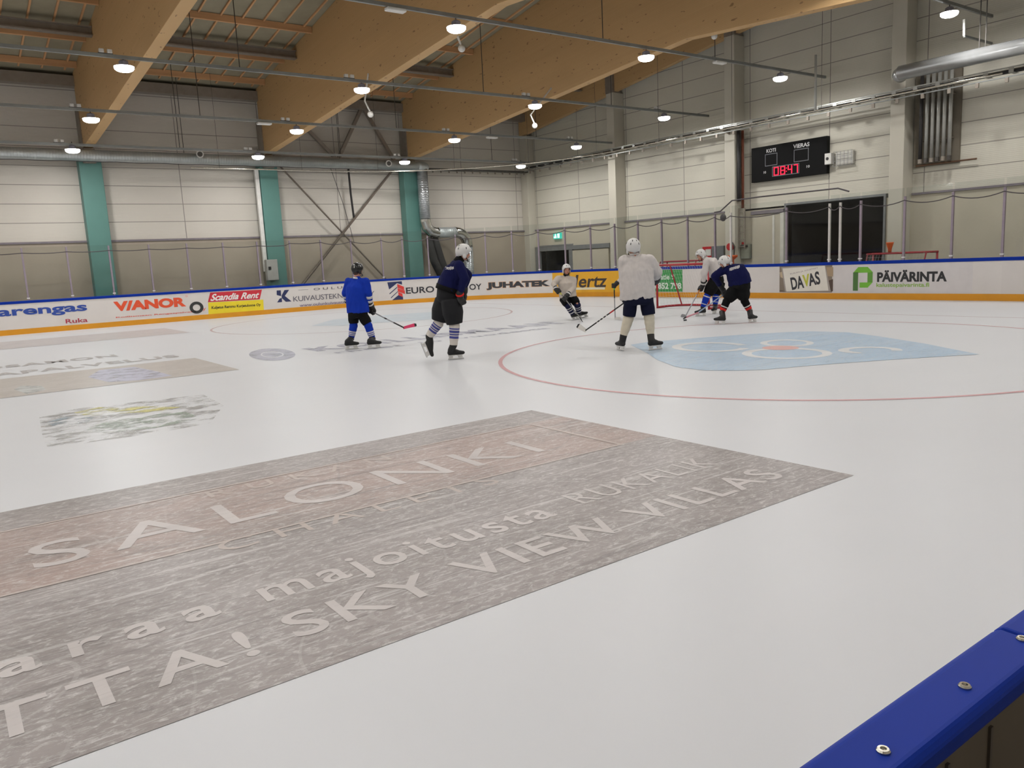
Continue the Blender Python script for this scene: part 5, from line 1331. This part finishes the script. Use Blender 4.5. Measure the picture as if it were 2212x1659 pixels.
# 2 -- navy player gliding to the right
D = 12.92
J = dict(head=(1001, 546, 0), neck=(991, 563, 0), sa=(983, 573, .19), sb=(992, 575, -.15), ea=(1011, 594, .22), wa=(1003, 622, .25), ga=(1002, 640, .25), eb=(1004, 602, -.20), wb=(993, 634, -.18), gb=(998, 651, -.16),
         hem=(967, 626, 0), mid=(973, 606, 0), chest=(981, 587, 0), hip=(968, 642, 0), ha=(960, 652, .09), hb=(975, 652, -.09), pa=(949, 694, .10), pb=(982, 700, -.08), ka=(948, 697, .10), kb=(982, 703, -.08), na=(927, 726, .12), nb=(980, 745, -.08))
t, jer, q = person('person in a navy jersey, long dark shorts and white helmet gliding to the right', D, J, 70, 0.20, 0.19, dict(jersey=NAVY, pants=mat('black_navy_shorts', (8, 9, 15), rough=0.85), sock=OFFW),
       [(on_depth(914.5, 757, D+.12), dirv(.28, .1, -.95), dirv(.95, 0, .30)), (on_z(985, 776.5), dirv(.97, .2), (0, 0, 1))], head_F=dirv(.93, .25, -.15), girth=0.92, leg_r=(.150, .118), sock_r=(.088, .062),
       stripes=[(BLUEL, [(.12, .2), (.24, .36), (.42, .5), (.55, .66)])], helm=white_h, gloves=[((0, 0, 1), GLOVE_BLACK), (dirv(.9, .3, .25), GLOVE_BLACK, REDC)], waist_m=BLACKC, neck_guard=BLACKC)
back_print(jer, 957, 580, 981, 579, WHITEC, D)

# 3 -- cream player leaning into a turn
D = 20.0
butt, heel, toe = jj(1203, 624, -.26), jj(1254.5, 688, -.62), jj(1260, 694.5, -.85)
ax = (heel-butt).normalized()
J = dict(head=(1223.6, 582, -.05), neck=(1223, 595, 0), sa=(1205.5, 602, 0), sb=(1239, 604, 0), ea=(1196, 614, -.10), wa=(1200, 622, -.22), ga=(1206.5, 629, -.285), eb=(1239, 623, -.08), wb=(1228, 634, -.24), gb=(1220, 645.5, -.375),
         hem=(1227, 642, 0), mid=(1225, 628, 0), chest=(1223, 611, 0), hip=(1228, 646, 0), ha=(1217, 646, 0), hb=(1239, 646, 0), pa=(1226, 658, -.12), pb=(1246, 656, -.10), ka=(1227, 660, -.14), kb=(1247, 658, -.12), na=(1237.5, 679, -.08), nb=(1251, 676, -.02))
person('person in a cream jersey and white helmet facing the camera, leaning into a turn', D, J, 165, 0.225, 0.165, dict(jersey=CREAM, pants=BLACKC, sock=DNAVY),
       [(on_z(1244.5, 690.5), dirv(.55, -.8), dirv(-.30, 0, .95)), (on_z(1260.5, 686.5), dirv(.9, -.35), dirv(-.25, 0, .95))], head_F=dirv(.22, -.97, -.08), hs=0.98, girth=0.86, leg_r=(.105, .092), sock_r=(.086, .056), collar=BLACKC,
       stripes=[(WHITEC, [(.22, .30), (.44, .52), (.74, .82)])], helm=white_h, neck_guard=BLACKC, gloves=[(ax, GLOVE_BLACK, WHITEC), (ax, GLOVE_BLACK, WHITEC)])
stick('grey stick with a black blade held by the cream jersey player', butt, heel, toe, mat('grey_shaft', (110, 108, 104), rough=0.4), BLACKT, None, None, bands=((.10, .2, YELT),), h=0.07)

# 4 -- big white jersey seen from behind, centre of the photo
D = 12.94
butt, heel, toe = jj(1422, 601.5, .35), jj(1264.5, 714, .60), jj(1245.5, 704, .70)
ax = (heel-butt).normalized()
ga = butt.lerp(heel, .42); gb = butt.lerp(heel, .05)
J = dict(head=(1368, 535, 0), neck=(1369.5, 548, .0), sa=(1347, 565, .03), sb=(1401, 562, -.01), ea=(1347, 600, .10), wa=(1355, 628, .28), ga=(1352.4, 651.4, .46), eb=(1419, 589, .05), wb=(1420, 600, .20), gb=(1415, 606.4, .36),
         hem=(1378.5, 646, 0), mid=(1376, 615, 0), chest=(1373, 584, 0), hip=(1379, 652, 0), ha=(1362, 653, 0), hb=(1397, 651, 0), pa=(1359, 683, .02), pb=(1401.5, 680, -.02), ka=(1358, 686, .02), kb=(1402, 683, -.02), na=(1347, 724, .02), nb=(1405.5, 722, -.02))
person('tall person in a loose white jersey and navy shorts seen from behind in the middle', D, J, 5, 0.292, 0.20, dict(jersey=WHITEJ, pants=NAVYP, sock=BEIGE),
       [(on_z(1340.5, 757), dirv(-.3, .9), (0, 0, 1)), (on_z(1415.5, 756), dirv(.88, .4), (0, 0, 1))], head_F=dirv(-.08, 1), hs=1.06, girth=1.08, leg_r=(.112, .106), sock_r=(.088, .058), wr=0.022, helm=white_h, gloves=[(ax,), (ax,)], laces=None)
stick('black stick with a white taped blade held by the tall white jersey player', butt, heel, toe, CARBON, WHITE_TAPE, WHITE_TAPE, BLACKT, bands=((.60, .66, REDB), (.70, .715, WHITE_TAPE), (.745, .76, WHITE_TAPE), (.79, .80, WHITE_TAPE), (.83, .84, WHITE_TAPE)), h=0.085)

# 5 -- player almost wholly hidden behind the tall one
D = 19.44
P0 = on_z(1329, 690.5); butt, heel, toe = jj(1326.3, 612, -.02), P0 + Vector((0, 0, .03)), P0 + dirv(.12, -.25, .03)
J = dict(head=(1376, 573, -.05), neck=(1374, 585, 0), sa=(1358, 590, 0), sb=(1388, 590, 0), ea=(1342, 602, -.03), wa=(1333, 611, -.02), ga=(1326.6, 617, -.01), eb=(1396, 606, 0), wb=(1392, 622, -.1), gb=(1388, 630, -.15),
         hem=(1374, 634, 0), mid=(1374, 618, 0), chest=(1374, 602, 0), hip=(1375, 638, 0), ha=(1366, 640, 0), hb=(1386, 640, 0), pa=(1359, 658, 0), pb=(1401, 658, 0), ka=(1358, 660, 0), kb=(1402, 660, 0), na=(1353, 678, 0), nb=(1404, 677, 0))
person('person hidden behind the tall white jersey player, one black glove showing on the left', D, J, 180, 0.19, 0.15, dict(jersey=WHITEJ, pants=BLACKC, sock=DNAVY),
       [(on_z(1352, 690), dirv(-.2, -.9), (0, 0, 1)), (on_z(1404, 690), dirv(.2, -.9), (0, 0, 1))], head_F=dirv(0, -1, -.2), hs=0.95, girth=0.7, leg_r=(.09, .085), sock_r=(.075, .055), helm=white_h, gloves=[((0, 0, 1),), (dirv(.5, 0, .8),)])
stick('upright stick with a green grip beside the tall white jersey player', butt, heel, toe, SILVER, WHITE_TAPE, GREENT, None, bands=((.12, .42, CARBON),), h=0.07)

# 6 -- bent player in white by the goal
D = 19.2
butt, heel, toe = jj(1523, 604, -.02), on_z(1481, 685.5) + Vector((0, 0, .035)), on_z(1470, 685) + Vector((0, 0, .035))
ax = (heel-butt).normalized()
J = dict(head=(1514.5, 551, 0), neck=(1523, 559, 0), sa=(1526, 564, -.17), sb=(1529, 564, .17), ea=(1522, 592, -.20), wa=(1519, 611, -.16), ga=(1513, 623.5, -.06), eb=(1519, 590, .18), wb=(1521, 602, .1), gb=(1521, 608, -.01),
         hem=(1547, 598, 0), mid=(1545, 580, 0), chest=(1536, 567, 0), hip=(1549, 607, 0), ha=(1542, 612, -.09), hb=(1553, 612, .09), pa=(1529, 636, -.08), pb=(1546, 636, .08), ka=(1527.5, 639, -.08), kb=(1546.5, 639, .08), na=(1518.5, 663, -.05), nb=(1545, 657, .08))
person('person in a white jersey bent low in front of the goal, facing left', D, J, -85, 0.20, 0.17, dict(jersey=WHITEJ, pants=BLACKC, sock=ROYAL),
       [(on_z(1513.5, 683), dirv(-.95, -.1), (0, 0, 1)), (on_z(1543, 677.5), dirv(-.5, -.7), (0, 0, 1))], head_F=dirv(-.93, -.2, -.28), girth=0.88, leg_r=(.135, .105), sock_r=(.086, .058), stripes=[(WHITEC, [(.0, .10), (.68, .76)])], helm=white_h, gloves=[(ax, GLOVE_BLACK, WHITEC), (ax, GLOVE_BLACK)])
stick('silver stick touching the ice, held by the bent white jersey player', butt, heel, toe, SILVER, mat('grey_blade', (120, 120, 122), rough=0.6), BLACKT, None, bands=((.25, .42, mat('orange_marking', (190, 120, 60), rough=0.5)),), h=0.08)

# 7 -- bent player in navy, in front of the goal
D = 16.98
heel, toe = jj(1507, 676, .35), jj(1477, 690, .12)
butt = jj(1590, 617, .42); ax = (heel-butt).normalized()
J = dict(head=(1565.5, 566.5, .05), neck=(1573, 577, .02), sa=(1562, 584, .12), sb=(1594, 579, -.10), ea=(1543, 596, .10), wa=(1556, 617, .26), ga=(1565, 634.7, .40), eb=(1611, 602, .04), wb=(1597, 616, .26), gb=(1584, 621, .415),
         hem=(1599, 614, 0), mid=(1596, 600, 0), chest=(1588, 587, 0), hip=(1599, 622, 0), ha=(1588, 626, .04), hb=(1605, 626, -.04), pa=(1571, 648, .02), pb=(1607, 647, -.02), ka=(1570, 650, .02), kb=(1608, 649, -.02), na=(1559.5, 674, .02), nb=(1619.5, 671, -.02))
t, jer, q = person('person in a navy jersey and white helmet bent forward in front of the goal', D, J, -40, 0.245, 0.21, dict(jersey=NAVY, pants=BLACKC, sock=BLACKC),
       [(on_z(1555.5, 700.5), dirv(-.45, .5), (0, 0, 1)), (on_z(1625.5, 696.5), dirv(.6, .45), (0, 0, 1))], head_F=dirv(-.85, .35, -.3), girth=0.98, leg_r=(.132, .105), sock_r=(.086, .060), stripes=[(WHITEC, [(.50, .60), (.90, 1.1)]), (REDC, [(.66, .88)])], helm=white_h, gloves=[(ax,), (ax,)], laces=WHITEC)
back_print(jer, 1576, 582, 1598, 575, WHITEC, D)
stick('stick with a pale pink blade and black tip held by the bent navy player', butt, heel, toe, mat('pale_blue_shaft', (150, 168, 190), rough=0.4), PALEP, BLACKT, BLACKT, h=0.07)
tag(MB().lathe((on_z(1480, 693).x, on_z(1480, 693).y, 0.005), [(0.001, 0), (0.036, 0), (0.038, 0.004), (0.038, 0.021), (0.036, 0.025), (0.001, 0.025)], 20).build('hockey_puck', mat('black_puck', (20, 20, 20), rough=0.6)), 'small black puck at the stick blades before the goal', 'puck')
